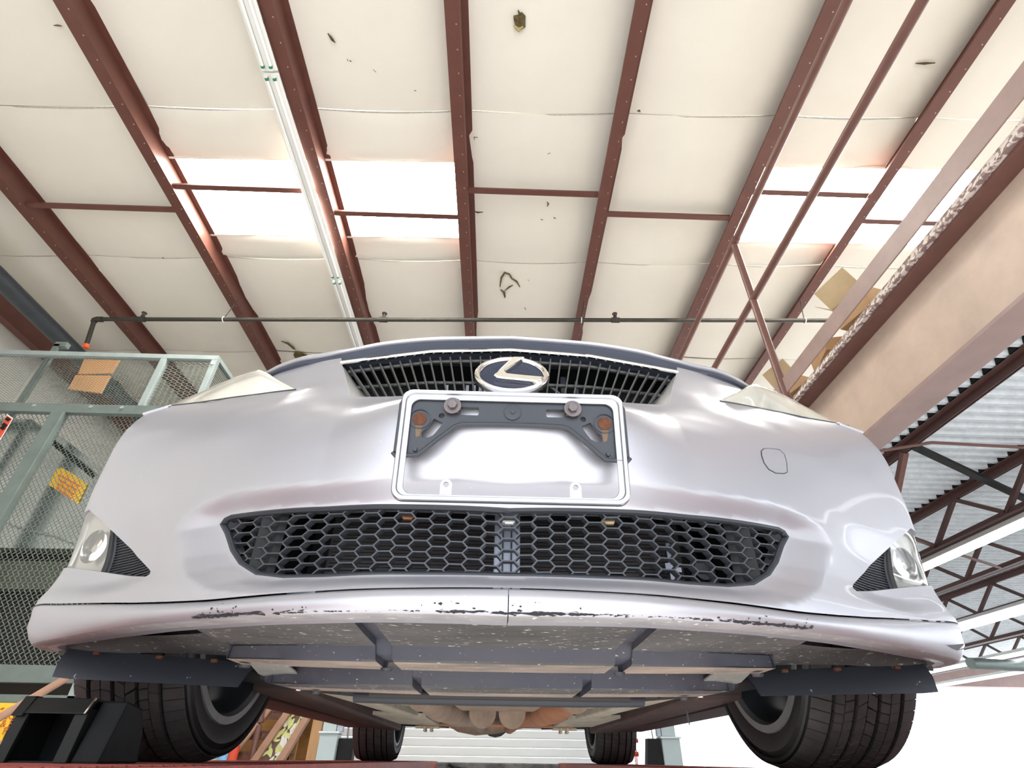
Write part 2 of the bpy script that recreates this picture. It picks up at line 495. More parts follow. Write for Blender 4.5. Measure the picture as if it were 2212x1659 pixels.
tear_line([(708, 72), (714, 80), (718, 86), (724, 92)], 0.013)
tear_line([(750, 128), (752, 132)], 0.008); tear_line([(755, 131), (759, 133)], 0.012)
tear_line([(806, 150), (812, 156)], 0.006)
tear_line([(1023, 296), (1032, 297)], 0.012); tear_line([(1024, 297), (1025, 302)], 0.010)
tear_line([(1182, 436), (1185, 441), (1182, 446)], 0.012)
tear_line([(1168, 474), (1173, 475)], 0.012); tear_line([(1196, 470), (1200, 472)], 0.014)
tear_line([(1183, 333), (1189, 330)], 0.008)
tear_line([(1376, 240), (1381, 239), (1383, 242)], 0.012)
tear_line([(1978, 137), (1998, 137), (2020, 136)], 0.012)
tear_line([(1022, 456), (1032, 459), (1044, 458)], 0.010)
tear_line([(1133, 664), (1136, 669)], 0.012)
tear_line([(1103, 730), (1100, 727), (1099, 725)], 0.012)
tear_line([(1140, 604), (1143, 607)], 0.008)
tear_line([(895, 196), (899, 196)], 0.010)
tear_line([(116, 55), (126, 55), (133, 56)], 0.010)
tear_line([(350, 557), (354, 558)], 0.014)

# purlins: Z sections with screw heads on the flange
def purlin_mesh():
    prof = [(-0.12, 0.0), (0.0, 0.0), (0.0, 0.20), (0.06, 0.20), (0.06, 0.192), (-0.008, 0.192), (-0.008, 0.008), (-0.112, 0.008), (-0.112, 0.022), (-0.12, 0.022)]
    m = MB()
    n = len(prof)
    m.add([(x, Y0 + 0.02, z) for x, z in prof] + [(x, Y1 - 0.02, z) for x, z in prof], [tuple(range(n)), tuple(range(n, 2 * n))[::-1]] + [(i, n + i, n + (i + 1) % n, (i + 1) % n) for i in range(n)])
    return m
def screw_mesh():
    m = MB()
    for k in range(46):
        y = -1.0 + k * 0.19
        m.add([(-0.03 + 0.006 * math.cos(a), y + 0.006 * math.sin(a), -0.004) for a in [i * math.pi / 3 for i in range(6)]] + [(-0.03 + 0.006 * math.cos(a), y + 0.006 * math.sin(a), 0.001) for a in [i * math.pi / 3 for i in range(6)]],
              [tuple(range(6))[::-1]] + [(i, (i + 1) % 6, 6 + (i + 1) % 6, 6 + i) for i in range(6)])
    return m
PLAB = ['red steel purlin left of the glowing roof panels, second from the left wall', 'red steel purlin along the left side of the glowing roof panels', 'red steel purlin right beside the white fluorescent strip',
        'red steel purlin running up the middle above the grille emblem', 'red steel purlin next right of the middle one', 'red steel purlin just left of the mezzanine guard rail',
        'red steel purlin between the guard rail and the mezzanine toe board', 'red steel purlin above the mezzanine, hidden behind its edge', 'red steel purlin far right above the mezzanine', 'red steel purlin furthest right over the mezzanine']
src = None
M_SCREW = mat('zinc_screw', (0.5, 0.42, 0.38), 0.4, metal=0.6)
for i, x in enumerate(PUR):
    if src is None:
        p = obj('purlin', purlin_mesh(), M_RED)
        s_ = obj('screw_row', screw_mesh(), M_SCREW, p, kind='stuff')
        src = (p, s_)
    else:
        p = src[0].copy(); COL.objects.link(p)
        s_ = src[1].copy(); COL.objects.link(s_); s_.parent = p; s_.matrix_parent_inverse = Matrix.Identity(4)
    p.location = (x, 0, 4.90)
    tag(p, PLAB[i], 'purlin', 'roof purlins')
ev = obj('eave_strut', MB().box((-6.62, Y0 + .02, 4.62), (-6.50, Y1 - .02, 4.86)), M_RED)
tag(ev, 'red steel eave strut along the top of the left wall', 'beam')
# bridging bars between purlins
BR = [(0, -5.29, -3.55, 2.27), (1, -3.55, -1.92, 1.97), (2, -1.92, -.44, 2.24), (3, -.44, 1.07, 1.90), (4, 1.07, 2.56, 2.14), (5, 2.56, 3.91, 1.80), (6, 3.91, 5.40, 2.12), (7, -6.50, -5.29, 2.0)]
BLAB = ['red bridging bar at the left, clear of the glowing roof panels', 'red bridging bar crossing the leftmost glowing roof panel', 'red bridging bar crossing the roof panel left of the middle purlin', 'red bridging bar right of the middle purlin', 'red bridging bar left of the guard rail purlin',
        'red bridging bar crossing the roof panel above the guard rail', 'red bridging bar crossing the roof panel behind the toe board', 'red bridging bar at the far left edge of the ceiling']
for k, xa, xb, y in BR:
    m = MB()
    xa2, xb2 = xa + 0.002, xb - 0.122
    m.box((xa2, y - .03, 4.925), (xb2, y + .03, 4.931)).box((xa2, y + .024, 4.931), (xb2, y + .03, 4.985)).box((xa2, y - .03, 4.931), (xb2, y - .024, 4.95))
    tag(obj('bridging_bar', m, M_RED), BLAB[k], 'bar', 'bridging bars between the purlins')

struct('wall_left', MB().box((-6.95, Y0, FLOOR_Z), (-6.75, Y1, CEIL + .2)), M_WALL, 'white insulated wall at the far left')
struct('wall_front_unseen', MB().box((-6.95, Y0 - .2, 3.2), (14, Y0, CEIL + .3)).box((-6.95, Y0 - .2, FLOOR_Z), (-4.6, Y0, 3.2)).box((4.6, Y0 - .2, FLOOR_Z), (14, Y0, 3.2)), M_WALL, 'unseen white wall behind the viewer, its bay opening shaped to keep sun off the car')  # out of view; header and right side shaped to hold light off the car
struct('wall_back', MB().box((-6.95, Y1, FLOOR_Z), (-3.2, Y1 + .2, CEIL + .3)).box((-3.2, Y1, 2.4), (2.2, Y1 + .2, CEIL + .3)), M_WALL, 'white back wall around the roll-up door')

# roll-up door: each slat its own piece
dr = bpy.data.objects.new('door_1', None)
COL.objects.link(dr)
dr.location = (-0.5, 9.1, FLOOR_Z)
tag(dr, 'white roll-up door of wide ribbed slats behind the rear wheels', kind='structure')
sl = MB()
prof = [(0.0, 0.0), (-0.022, 0.006), (-0.028, 0.02), (-0.028, 0.096), (-0.022, 0.11), (0.0, 0.116), (0.012, 0.116), (0.012, 0.0)]
n = len(prof)
sl.add([(-2.2, y, z) for y, z in prof] + [(2.25, y, z) for y, z in prof], [tuple(range(n)), tuple(range(n, 2 * n))[::-1]] + [(i, n + i, n + (i + 1) % n, (i + 1) % n) for i in range(n)])
s0 = obj('slat', sl, M_DOOR, fix=True)
s0.parent = dr
for k in range(1, 30):
    link_copy(s0, dr, (0, 0, 0.122 * k))

# ================================================================== THINGS UNDER THE ROOF
# fluorescent strip: fixtures in a row, two tubes each
def strip_fixture(y0, y1, label):
    x, z = -2.10, 4.82
    t = thing('fluorescent_fixture', label, 'light fixture', (x, (y0 + y1) / 2, z), 'strip lights in one row')
    h = MB()
    prof = [(-.075, .03), (-.055, .05), (.055, .05), (.075, .03), (.02, .015), (-.02, .015)]
    n = len(prof)
    h.add([(x + a, y0, z + b) for a, b in prof] + [(x + a, y1, z + b) for a, b in prof], [tuple(range(n)), tuple(range(n, 2 * n))[::-1]] + [(i, n + i, n + (i + 1) % n, (i + 1) % n) for i in range(n)])
    obj('housing', h, M_WHITE, t)
    for sx in (-.034, .034):
        tb = obj('tube', MB().tube([(x + sx, y0 + .05, z), (x + sx, y1 - .05, z)], .014, 12), M_TUBE, t, smooth=True)
        for ye in (y0 + .03, y1 - .05):
            obj('end_cap', MB().tube([(x + sx, ye, z), (x + sx, ye + .02, z)], .0165, 12), M_GREENCAP, tb, smooth=True)
            obj('holder', MB().box((x + sx - .014, ye + (.02 if ye > y0 + .04 else -.02), z - .018), (x + sx + .014, ye + (.035 if ye > y0 + .04 else -.005), z + .03)), M_WHITE, tb)
    for ys in (y0 + .3, y1 - .3):
        obj('hanger', MB().box((x - .01, ys - .01, z + .05), (x + .01, ys + .01, CEIL - .02)), M_WHITE, t)
strip_fixture(-1.70, 0.72, 'twin-tube fluorescent fixture at the top edge beside a purlin')
strip_fixture(0.74, 3.14, 'twin-tube fluorescent fixture crossing below the glowing roof panels')
strip_fixture(3.16, 5.56, 'twin-tube fluorescent fixture running down behind the car bonnet')

# sprinkler pipes
t = thing('sprinkler_pipe', 'black iron sprinkler branch pipe running across under the purlins', 'pipe', (-0.6, 3.55, 4.55))
pa, pb = Vector((-5.243, 3.70, 4.55)), Vector((4.6, 3.30, 4.55))
obj('pipe', MB().tube([pa, pb], .026, 14), M_PIPE, t, smooth=True)
pe = atz(185, 750, 4.15)
el = [pa + Vector((.10, 0, 0)), pa, pa + (pe - pa) * 0.10]
obj('elbow', MB().tube([el[0], pa + Vector((.03, 0, 0)), pa + (pe - pa) * .03, el[2]], .036, 14), M_PIPE, t, smooth=True)
obj('riser_nipple', MB().tube([pa, pe], .026, 14), M_PIPE, t, smooth=True)
obj('coupling', MB().tube([pe - (pe - pa) * .10, pe + (pe - pa) * .02], .036, 14), M_ORANGE, t, smooth=True)
for (px_, py_) in ((305, 690), (828, 690), (1330, 690)):
    q = atz(px_, py_, 4.55)
    q.y = pa.y + (q.x - pa.x) / (pb.x - pa.x) * (pb.y - pa.y)
    tee = obj('tee', MB().tube([q + Vector((-.05, 0, 0)), q + Vector((.05, 0, 0))], .036, 12).tube([q, q + Vector((0, 0, .07))], .022, 10), M_PIPE, t, smooth=True)
    obj('sprinkler_head', MB().tube([q + Vector((0, 0, .07)), q + Vector((0, 0, .10)), q + Vector((0, 0, .102)), q + Vector((0, 0, .108))], [.012, .012, .034, .034], 12), M_BOLT, tee, smooth=True)
for (px_, py_) in ((483, 690), (1256, 690), (1740, 690)):
    q = atz(px_, py_, 4.55)
    q.y = pa.y + (q.x - pa.x) / (pb.x - pa.x) * (pb.y - pa.y)
    ring = [(q.x, q.y + .034 * math.cos(a), q.z + .034 * math.sin(a)) for a in np.linspace(0, 2 * math.pi, 14, endpoint=False)]
    hg = obj('hanger_ring', MB().tube(ring, .006, 6, closed=True), M_WHITE, t, smooth=True)
    obj('hanger_rod', MB().tube([q + Vector((0, 0, .034)), q + Vector((0.06, 0.02, .36))], .006, 6), M_PIPE, hg)
mp_ = thing('sprinkler_main', 'large dark grey sprinkler main along the top of the left wall', 'pipe', (-5.85, 4.0, 4.55))
obj('pipe', MB().tube([(-5.90, Y0 + .1, 4.52), (-5.90, 8.9, 4.52)], .105, 20), M_PIPEBIG, mp_, smooth=True)
for yy in (-1.0, 2.0, 5.2):
    obj('pipe_collar', MB().tube([(-5.90, yy, 4.52), (-5.90, yy + .12, 4.52)], .125, 20), M_PIPEBIG, mp_, smooth=True)

# ------------------------------------------------------------------ mezzanine on the right
XB = 1.934
def prism_y(m, prof, y0, y1):
    n = len(prof)
    return m.add([(x, y0, z) for x, z in prof] + [(x, y1, z) for x, z in prof], [tuple(range(n)), tuple(range(n, 2 * n))[::-1]] + [(i, n + i, n + (i + 1) % n, (i + 1) % n) for i in range(n)])
MY0, MY1 = -3.9, 12.3
t = thing('mezzanine_beam', 'wide tan steel edge beam of the mezzanine with flaking paint', 'beam', (XB, 3, 1.40))
obj('web', prism_y(MB(), [(XB - .006, 1.41), (XB + .006, 1.41), (XB + .006, 1.86), (XB - .006, 1.86)], MY0, MY1), M_BEAMWEB, t)
obj('bottom_flange', prism_y(MB(), [(XB - .082, 1.396), (XB + .082, 1.396), (XB + .082, 1.412), (XB - .082, 1.412)], MY0, MY1), M_TANPAINT, t)
obj('top_flange', prism_y(MB(), [(XB - .09, 1.86), (XB + .09, 1.86), (XB + .09, 1.876), (XB - .09, 1.876)], MY0, MY1), M_BROWN, t)
fl = MB()
for k in range(5):   # curled paint flakes above the bottom flange
    y = 0.2 + 0.17 * k
    fl.add([(XB - .007, y, 1.43 + .02 * random.random()), (XB - .007, y + .12, 1.425 + .03 * random.random()), (XB - .022, y + .06, 1.455), (XB - .012, y + .02, 1.45)], [(0, 1, 2, 3)])
obj('paint_flakes', fl, M_BEAMWEB, t, kind='stuff')
o = obj('deck_edge', prism_y(MB(), [(XB - .115, 1.878), (XB + .05, 1.878), (XB + .05, 1.92), (XB - .10, 1.925)], MY0, MY1), M_SLAB)
tag(o, 'rough whitish weathered deck edge lying on the mezzanine beam', 'deck edge')
o = obj('toe_board', prism_y(MB(), [(1.796, 1.945), (1.804, 1.945), (1.804, 2.055), (1.796, 2.055)], MY0, MY1), M_TANPAINT, bevel=.002)
tag(o, 'long pink-brown steel toe board above the mezzanine edge', 'toe board')
t = thing('guard_rail', 'brown tubular guard rail along the mezzanine edge', 'railing', (1.80, 1.2, 1.75))
XR = 1.80
for nm, z in (('top_rail', 3.40), ('mid_rail', 2.785)):
    obj(nm, MB().tube([(XR, MY0, z), (XR, MY1, z)], .026, 14), M_BROWN, t, smooth=True)
for y in (-1.6, 1.24, 4.1, 7.0):
    obj('post', MB().tube([(XR, y, 1.70), (XR, y, 3.40)], .026, 14), M_BROWN, t, smooth=True)
    obj('post_foot', MB().box((XR + .020, y - .04, 1.70), (XB - .006, y + .04, 1.712)), M_BROWN, t)
    obj('elbow', MB().tube([(XR, y - .06, 3.40), (XR, y + .06, 3.40)], .031, 14), M_BROWN, t, smooth=True)

# corrugated deck, one mesh per sheet
dk = thing('corrugated_deck', 'galvanised corrugated steel deck under the mezzanine', 'deck', (6, 4, 1.95))
P = 0.10
prof = [(0, 0), (.030, 0), (.042, .040), (.086, .040), (.10, 0)]
ys = []
y = MY0
while y < MY1:
    ys += [(y + a, 1.96 + b) for a, b in prof[:-1]]
    y += P
xs = [XB + .086, 3.6, 5.3, 7.0, 9.5, 13.5]
for xa, xb in zip(xs[:-1], xs[1:]):
    obj('deck_sheet', MB().grid([[(xa, a, b) for a, b in ys], [(xb, a, b) for a, b in ys]]), M_GALV, dk, fix=False)
obj('deck_topping', MB().box((XB + .05, MY0, 2.02), (13.5, MY1, 2.06)), M_CONC, dk)
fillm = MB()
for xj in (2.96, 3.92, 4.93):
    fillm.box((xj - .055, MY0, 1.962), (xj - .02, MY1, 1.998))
obj('deck_rib_shadow_gap', fillm, M_BLACKGAP, dk)  # black bars fill the rib gaps as painted shadow above the chords
def joist(x, depth, y0, label, zt=1.955, first=False):
    t = thing('bar_joist', label, 'joist', (x, 4, zt), 'open-web joists under the deck')
    ch = MB()
    for sx in (-1, 1):
        prism_y(ch, [(x + sx * .006, zt - .002), (x + sx * .058, zt - .002), (x + sx * .058, zt - .01), (x + sx * .014, zt - .01), (x + sx * .014, zt - .062), (x + sx * .006, zt - .062)], MY0, MY1)
    obj('top_chord', ch, M_JOIST, t)
    zb = zt - depth
    cb = MB()
    for sx in (-1, 1):
        prism_y(cb, [(x + sx * .006, zb), (x + sx * .052, zb), (x + sx * .052, zb + .007), (x + sx * .013, zb + .007), (x + sx * .013, zb + .05), (x + sx * .006, zb + .05)], MY0, MY1)
    if not first: obj('bottom_chord', cb, M_JOIST, t)
    k = 0
    y = y0
    pitch = 0.80
    while y < MY1 - 1:
        if not first:
            obj('web_bar', MB().beam((x, y, zt - .05), (x, y + pitch / 2, zb + .03), .03, .035, (1, 0, 0)), M_JOIST, t)
            obj('web_bar', MB().beam((x, y + pitch / 2, zb + .03), (x, y + pitch, zt - .05), .03, .035, (1, 0, 0)), M_JOIST, t)
        y += pitch
    return t
j1 = joist(2.96, 0.34, 0.0, 'brown deck joist next to the tan edge beam', first=True)
J1 = (2.96, 1.955)
a = at(1992, 980, 1.88); b_ = at(1970, 1112, 2.2)
obj('web_bar', MB().beam((2.96, 1.88, 1.90), (2.96, 2.30, 1.52), .04, .04, (1, 0, 0)), M_BROWN, j1)
obj('brace_angle', MB().beam((2.96, 1.78, 1.90), (4.9, 2.62, 1.62), .05, .03), M_OLIVE, j1)
joist(3.92, 0.36, 0.3, 'brown open-web joist second from the tan edge beam')
joist(4.93, 0.36, 0.5, 'brown open-web joist third from the tan edge beam')
joist(6.2, 0.36, 0.4, 'brown open-web joist fourth from the tan edge beam')
joist(7.6, 0.36, 0.4, 'brown open-web joist fifth from the tan edge beam')
joist(9.2, 0.36, 0.4, 'brown open-web joist furthest from the tan edge beam')
o = obj('bridging_rod', MB().tube([(1.98, 1.55, 1.62), (2.96, 1.62, 1.84), (9.2, 2.05, 1.90)], .011, 8), M_BROWN, smooth=True)
tag(o, 'thin brown bridging rod across the deck joists', 'rod')
o = obj('bridging_rod', MB().tube([(3.0, 2.95, 1.90), (3.92, 3.1, 1.62), (4.9, 3.6, 1.60)], .013, 8), M_BROWN, smooth=True)
tag(o, 'thin slanting brown rod between the second and third joist', 'rod')
def strip_light(x, z, y0, y1, w, label):
    t = thing('strip_light', label, 'light fixture', (x, (y0 + y1) / 2, z), 'lit strip lights under the mezzanine')
    obj('housing', prism_y(MB(), [(x - w, z + .03), (x - w * .7, z + .07), (x + w * .7, z + .07), (x + w, z + .03)], y0, y1), M_WHITE, t)
    for sx in (-.45, .45):
        obj('tube', MB().tube([(x + sx * w, y0 + .02, z + .012), (x + sx * w, y1 - .02, z + .012)], .016, 10), M_TUBELIT, t, smooth=True)
strip_light(3.97, 1.515, -1.0, 8.0, .06, 'lit white strip light under the second deck joist')
strip_light(5.3, 1.30, -1.0, 11.0, .16, 'broad glowing white strip light low under the mezzanine')
strip_light(7.2, 1.28, 0.0, 11.5, .07, 'lit white strip light, second lowest under the mezzanine')
strip_light(8.6, 1.28, 1.0, 11.8, .07, 'lit white strip light, lowest and furthest right under the mezzanine')
o = obj('mezzanine_header', MB().box((3.2, 12.31, 1.55), (13.5, 12.6, 1.95)), M_TANPAINT)
tag(o, 'pale brown header beam at the far end of the mezzanine', 'beam')
o = obj('hung_pipe', MB().tube([(6.3, 6.2, 1.14), (12.5, 7.6, 1.19)], .07, 12), M_CAGE, smooth=True)
tag(o, 'grey-green pipe crossing below the far mezzanine joists', 'pipe')

# cardboard boxes lying on the mezzanine behind the toe board
def carton(c, size, rz, tilt, label, flaps=(1, 1)):
    t = thing('cardboard_box', label, 'box', c, 'cardboard boxes behind the toe board')
    w, d, h = size
    mtx = Matrix.Translation(c) @ Euler((tilt, 0, rz)).to_matrix().to_4x4()
    def put(nm, lo, hi, m, rot=None):
        b = MB().box(lo, hi)
        b.v = [tuple(mtx @ ((rot @ Vector(v)) if rot else Vector(v))) for v in b.v]
        obj(nm, b, m, t)
    k = .006
    put('side', (-w / 2, -d / 2, 0), (-w / 2 + k, d / 2, h), M_CARD)
    put('side', (w / 2 - k, -d / 2, 0), (w / 2, d / 2, h), M_CARD)
    put('side', (-w / 2 + k, -d / 2, 0), (w / 2 - k, -d / 2 + k, h), M_CARD)
    put('side', (-w / 2 + k, d / 2 - k, 0), (w / 2 - k, d / 2, h), M_CARD)
    put('bottom', (-w / 2 + k, -d / 2 + k, 0), (w / 2 - k, d / 2 - k, k), M_CARD)
    if flaps[0]:
        R = Matrix.Translation((-w / 2, 0, h)) @ Euler((0, math.radians(-35), 0)).to_matrix().to_4x4()
        put('flap', (-.005, -d / 2, 0), (0, d / 2, .14), M_CARDIN, R)
    if flaps[1]:
        R = Matrix.Translation((0, d / 2, h)) @ Euler((math.radians(-40), 0, 0)).to_matrix().to_4x4()
        put('flap', (-w / 2, -.005, 0), (w / 2, 0, .14), M_CARDIN, R)
carton(Vector((2.05, 0.66, 2.065)), (.20, .22, .15), .25, 0, 'open brown cardboard box standing highest behind the toe board')
carton(Vector((2.08, 1.02, 2.065)), (.24, .24, .09), -.2, 0, 'tan cardboard box in the middle behind the toe board', (0, 1))
carton(Vector((2.02, 1.42, 2.065)), (.18, .2, .09), .3, 0, 'small orange-brown cardboard box near the guard rail post', (1, 0))

# ================================================================== THE CAR (front axle at y = 0, nose towards the viewer)
car = thing('sedan_car', 'silver sedan raised on the lift, seen from below its front bumper', 'car', (0, 1.2, 0))

PLX = [0, .15, .28, .374, .468, .54, .60, .71, .80, .865, .900, .914, .920, .922]
PLD = [0, .013, .052, .095, .152, .200, .243, .314, .366, .403, .435, .472, .545, .70]
_x = np.concatenate([np.linspace(0, .84, 400), np.linspace(.8405, .922, 600)])
_d = pchip([-.28, -.15] + PLX, [.052, .013] + PLD, _x)
_s = np.concatenate([[0], np.cumsum(np.hypot(np.diff(_x), np.diff(_d)))])
SMAX = _s[-1]
_sd = np.linspace(0, SMAX, 1500)
_xd = np.interp(_sd, _s, _x)
_yd = np.interp(_sd, _s, _d)
for _ in range(3):      # smooth the plan a little
    _xd[1:-1] = (np.convolve(_xd, np.ones(25) / 25, 'same')[1:-1] * (np.arange(1, 1499) > 12) * (np.arange(1, 1499) < 1487) + _xd[1:-1] * ~((np.arange(1, 1499) > 12) & (np.arange(1, 1499) < 1487)))
    _yd[1:-1] = (np.convolve(_yd, np.ones(25) / 25, 'same')[1:-1] * (np.arange(1, 1499) > 12) * (np.arange(1, 1499) < 1487) + _yd[1:-1] * ~((np.arange(1, 1499) > 12) & (np.arange(1, 1499) < 1487)))
_tx, _ty = np.gradient(_xd, _sd), np.gradient(_yd, _sd)
_n = np.hypot(_tx, _ty)
_nx, _ny = _ty / _n, -_tx / _n
YN = -0.85
def s_of_x(x): return float(np.sign(x) * np.interp(abs(x), _xd, _sd))
def s_of_y(y): return float(np.interp(y - YN, _yd, _sd))
GC = [(0.0, [(.15, .02), (.19, .0), (.21, .004), (.25, .004), (.30, .0), (.36, -.018), (.42, -.030), (.445, -.026), (.465, -.005), (.485, .028), (.505, .064), (.60, .15)]),
      (.15, [(.15, .02), (.193, .0), (.21, .004), (.25, .004), (.31, .0), (.36, -.014), (.42, -.024), (.445, -.019), (.47, .003), (.49, .034), (.512, .062), (.60, .14)]),
      (.28, [(.16, .01), (.20, 0), (.22, .004), (.30, .003), (.34, 0), (.40, .002), (.45, .010), (.485, .026), (.51, .044), (.53, .058), (.58, .072), (.64, .085), (.70, .11)]),
      (.42, [(.17, .005), (.21, 0), (.25, .002), (.36, 0), (.45, .006), (.52, .020), (.56, .042), (.595, .062), (.66, .080), (.72, .105)]),
      (.55, [(.18, 0), (.216, 0), (.27, .006), (.36, 0), (.48, .002), (.56, .018), (.61, .044), (.66, .068), (.71, .092), (.74, .11)]),
      (.70, [(.19, 0), (.232, 0), (.27, .018), (.32, .020), (.40, .003), (.50, 0), (.58, .010), (.63, .030), (.665, .052), (.72, .10)]),
      (.85, [(.20, 0), (.246, 0), (.28, .010), (.315, .016), (.37, .012), (.43, .004), (.50, .0), (.58, .0), (.62, .004), (.65, .014), (.68, .030), (.70, .045), (.75, .10)]),
      (.92, [(.20, 0), (.246, 0), (.28, .010), (.315, .015), (.37, .011), (.43, .004), (.50, .0), (.58, .0), (.62, .004), (.65, .012), (.68, .024), (.70, .034), (.75, .07)])]
GX = [g[0] for g in GC]
LG_HALF = [(0, .297), (.157, .3052), (.272, .3142), (.378, .325), (.448, .3335), (.462, .331), (.4685, .322), (.450, .303), (.425, .271), (.398, .2465), (.359, .2255), (.31, .2158), (.246, .2115), (.118, .2085), (0, .2065)]
def Ginset(x, z):
    x, z = np.abs(np.asarray(x, float)), np.asarray(z, float)
    cols = np.stack([pchip([k[0] for k in g], [k[1] for k in g], np.clip(z, g[0][0], g[-1][0])) for _, g in GC])
    i = np.clip(np.searchsorted(GX, x) - 1, 0, len(GX) - 2)
    t = (x - np.array(GX)[i]) / (np.array(GX)[i + 1] - np.array(GX)[i])
    t = np.clip(t, 0, 1)
    k = np.arange(len(x))
    p1, p2 = cols[i, k], cols[i + 1, k]
    p0, p3 = cols[np.maximum(i - 1, 0), k], cols[np.minimum(i + 2, len(GX) - 1), k]
    p0 = np.where(i == 0, p2, p0)
    return 0.5 * (2 * p1 + (p2 - p0) * t + (2 * p0 - 5 * p1 + 4 * p2 - p3) * t ** 2 + (3 * p1 - p0 - 3 * p2 + p3) * t ** 3) * 0.6 + (p1 + (p2 - p1) * t) * 0.4
def plan_x(x, z, extra=0.0):   # plan coordinate whose skin point lands at the true x
    x, z = np.atleast_1d(np.asarray(x, float)), np.atleast_1d(np.asarray(z, float))
    a = np.abs(x)
    q = a.copy()
    for _ in range(8):
        nx = np.interp(np.interp(q, _xd, _sd), _sd, _nx)
        q = np.minimum(a + (Ginset(q, z) + extra) * nx, .912)
    return np.sign(x) * q
LG_HALF = [(float(plan_x(x, z, .024)[0]), z) for x, z in LG_HALF]
LG = LG_HALF + [(-x, z) for x, z in LG_HALF[::-1][1:-1]]
def recess(x, z):
    sx, sz = 0.080, 0.026
    P = np.stack([np.asarray(x) / sx, np.asarray(z) / sz], 1)
    poly = [(a / sx, b / sz) for a, b in LG]
    d = polydist(P, poly)
    d[inpoly(P, poly)] = 0
    q = np.clip(1 - d, 0, 1)
    return 0.024 * (0.5 * q + 0.5 * q * q * (3 - 2 * q))
def S(s, z, off=0.0, rec=True):   # point on the bumper skin; off > 0 stands proud
    s, z = np.atleast_1d(np.asarray(s, float)), np.atleast_1d(np.asarray(z, float))
    a = np.abs(s)
    sg = np.where(s < 0, -1.0, 1.0)
    x, y = np.interp(a, _sd, _xd), np.interp(a, _sd, _yd) + YN
    nx, ny = np.interp(a, _sd, _nx), np.interp(a, _sd, _ny)
    g = Ginset(x, z)
    if rec: g = g + recess(x, z)
    g = g - off
    return np.stack([sg * (x - g * nx), y - g * ny, z], 1)
def Sn(s, z, rec=True):
    e = 0.002
    du = S(np.asarray(s) + e, z, rec=rec) - S(np.asarray(s) - e, z, rec=rec)
    dv = S(s, np.asarray(z) + e, rec=rec) - S(s, np.asarray(z) - e, rec=rec)
    n = np.cross(du, dv)
    return n / np.linalg.norm(n, axis=1)[:, None]
def SX(x, z, off=0.0, rec=True):
    return Vector(S(s_of_x(float(plan_x(x, z)[0])), z, off, rec)[0])

def skin(name, outer, holes, m, parent, step=0.010, off=0.0, rec=True, smoothn=True):
    """triangulated piece of the bumper skin bounded by an outline (s, z), with clean-edged holes"""
    loops = [outer] + holes
    pts, edges = [], []
    for lp in loops:
        r = resample(list(lp) + [lp[0]], step * 0.8)[:-1]
        b = len(pts)
        pts += r
        edges += [(b + i, b + (i + 1) % len(r)) for i in range(len(r))]
    O_ = np.array(outer)
    gs = np.arange(O_[:, 0].min(), O_[:, 0].max(), step)
    gz = np.arange(O_[:, 1].min(), O_[:, 1].max(), step)
    G = np.array([(a + (step / 2 if j % 2 else 0), b) for j, b in enumerate(gz) for a in gs])
    keep = inpoly(G, outer)
    for h in holes: keep &= ~inpoly(G, h)
    G = G[keep]
    dd = np.full(len(G), 1e9)
    for lp in loops: dd = np.minimum(dd, polydist(G, lp))
    G = G[dd > step * 0.45]
    allp = [Vector((float(a), float(b))) for a, b in pts] + [Vector((float(a), float(b))) for a, b in G]
    v, e, f, _, _, _ = delaunay_2d_cdt(allp, edges, [], 0, 1e-6)
    V = np.array([(q.x, q.y) for q in v])
    F = np.array([t for t in f if len(t) == 3])
    C_ = V[F].mean(axis=1)
    k = inpoly(C_, outer)
    for h in holes: k &= ~inpoly(C_, h)
    F = F[k]
    P3 = S(V[:, 0], V[:, 1], off, rec)
    N3 = Sn(V[:, 0], V[:, 1], rec)
    me = bpy.data.meshes.new(name)
    # outward facing winding
    a, b, c = P3[F[:, 0]], P3[F[:, 1]], P3[F[:, 2]]
    fl = np.einsum('ij,ij->i', np.cross(b - a, c - a), N3[F[:, 0]]) < 0
    F[fl] = F[fl][:, ::-1]
    me.from_pydata([tuple(q) for q in P3], [], [tuple(map(int, t)) for t in F])
    me.materials.append(m)
    me.polygons.foreach_set('use_smooth', [True] * len(me.polygons))
    if smoothn: me.normals_split_custom_set_from_vertices([tuple(q) for q in N3])
    o = bpy.data.objects.new(name, me)
    COL.objects.link(o)
    if parent: setp(o, parent)
    return o
def wall(mb, loop, o0, o1, rec=True):   # side wall between two depths along an outline
    r = resample(list(loop) + [loop[0]], 0.01)[:-1]
    a = S([q[0] for q in r], [q[1] for q in r], o0, rec)
    b = S([q[0] for q in r], [q[1] for q in r], o1, rec)
    n = len(r)
    mb.add(list(a) + list(b), [(i, (i + 1) % n, n + (i + 1) % n, n + i) for i in range(n)])
    return mb
def mirror(half):   # half runs from the centre line outwards and back to the centre line
    return list(half) + [(-a, b) for a, b in half[::-1] if abs(a) > 1e-9]
def SX_(pts):
    q = plan_x([a for a, _ in pts], [b for _, b in pts])
    return [(s_of_x(a), b) for a, (_, b) in zip(q, pts)]

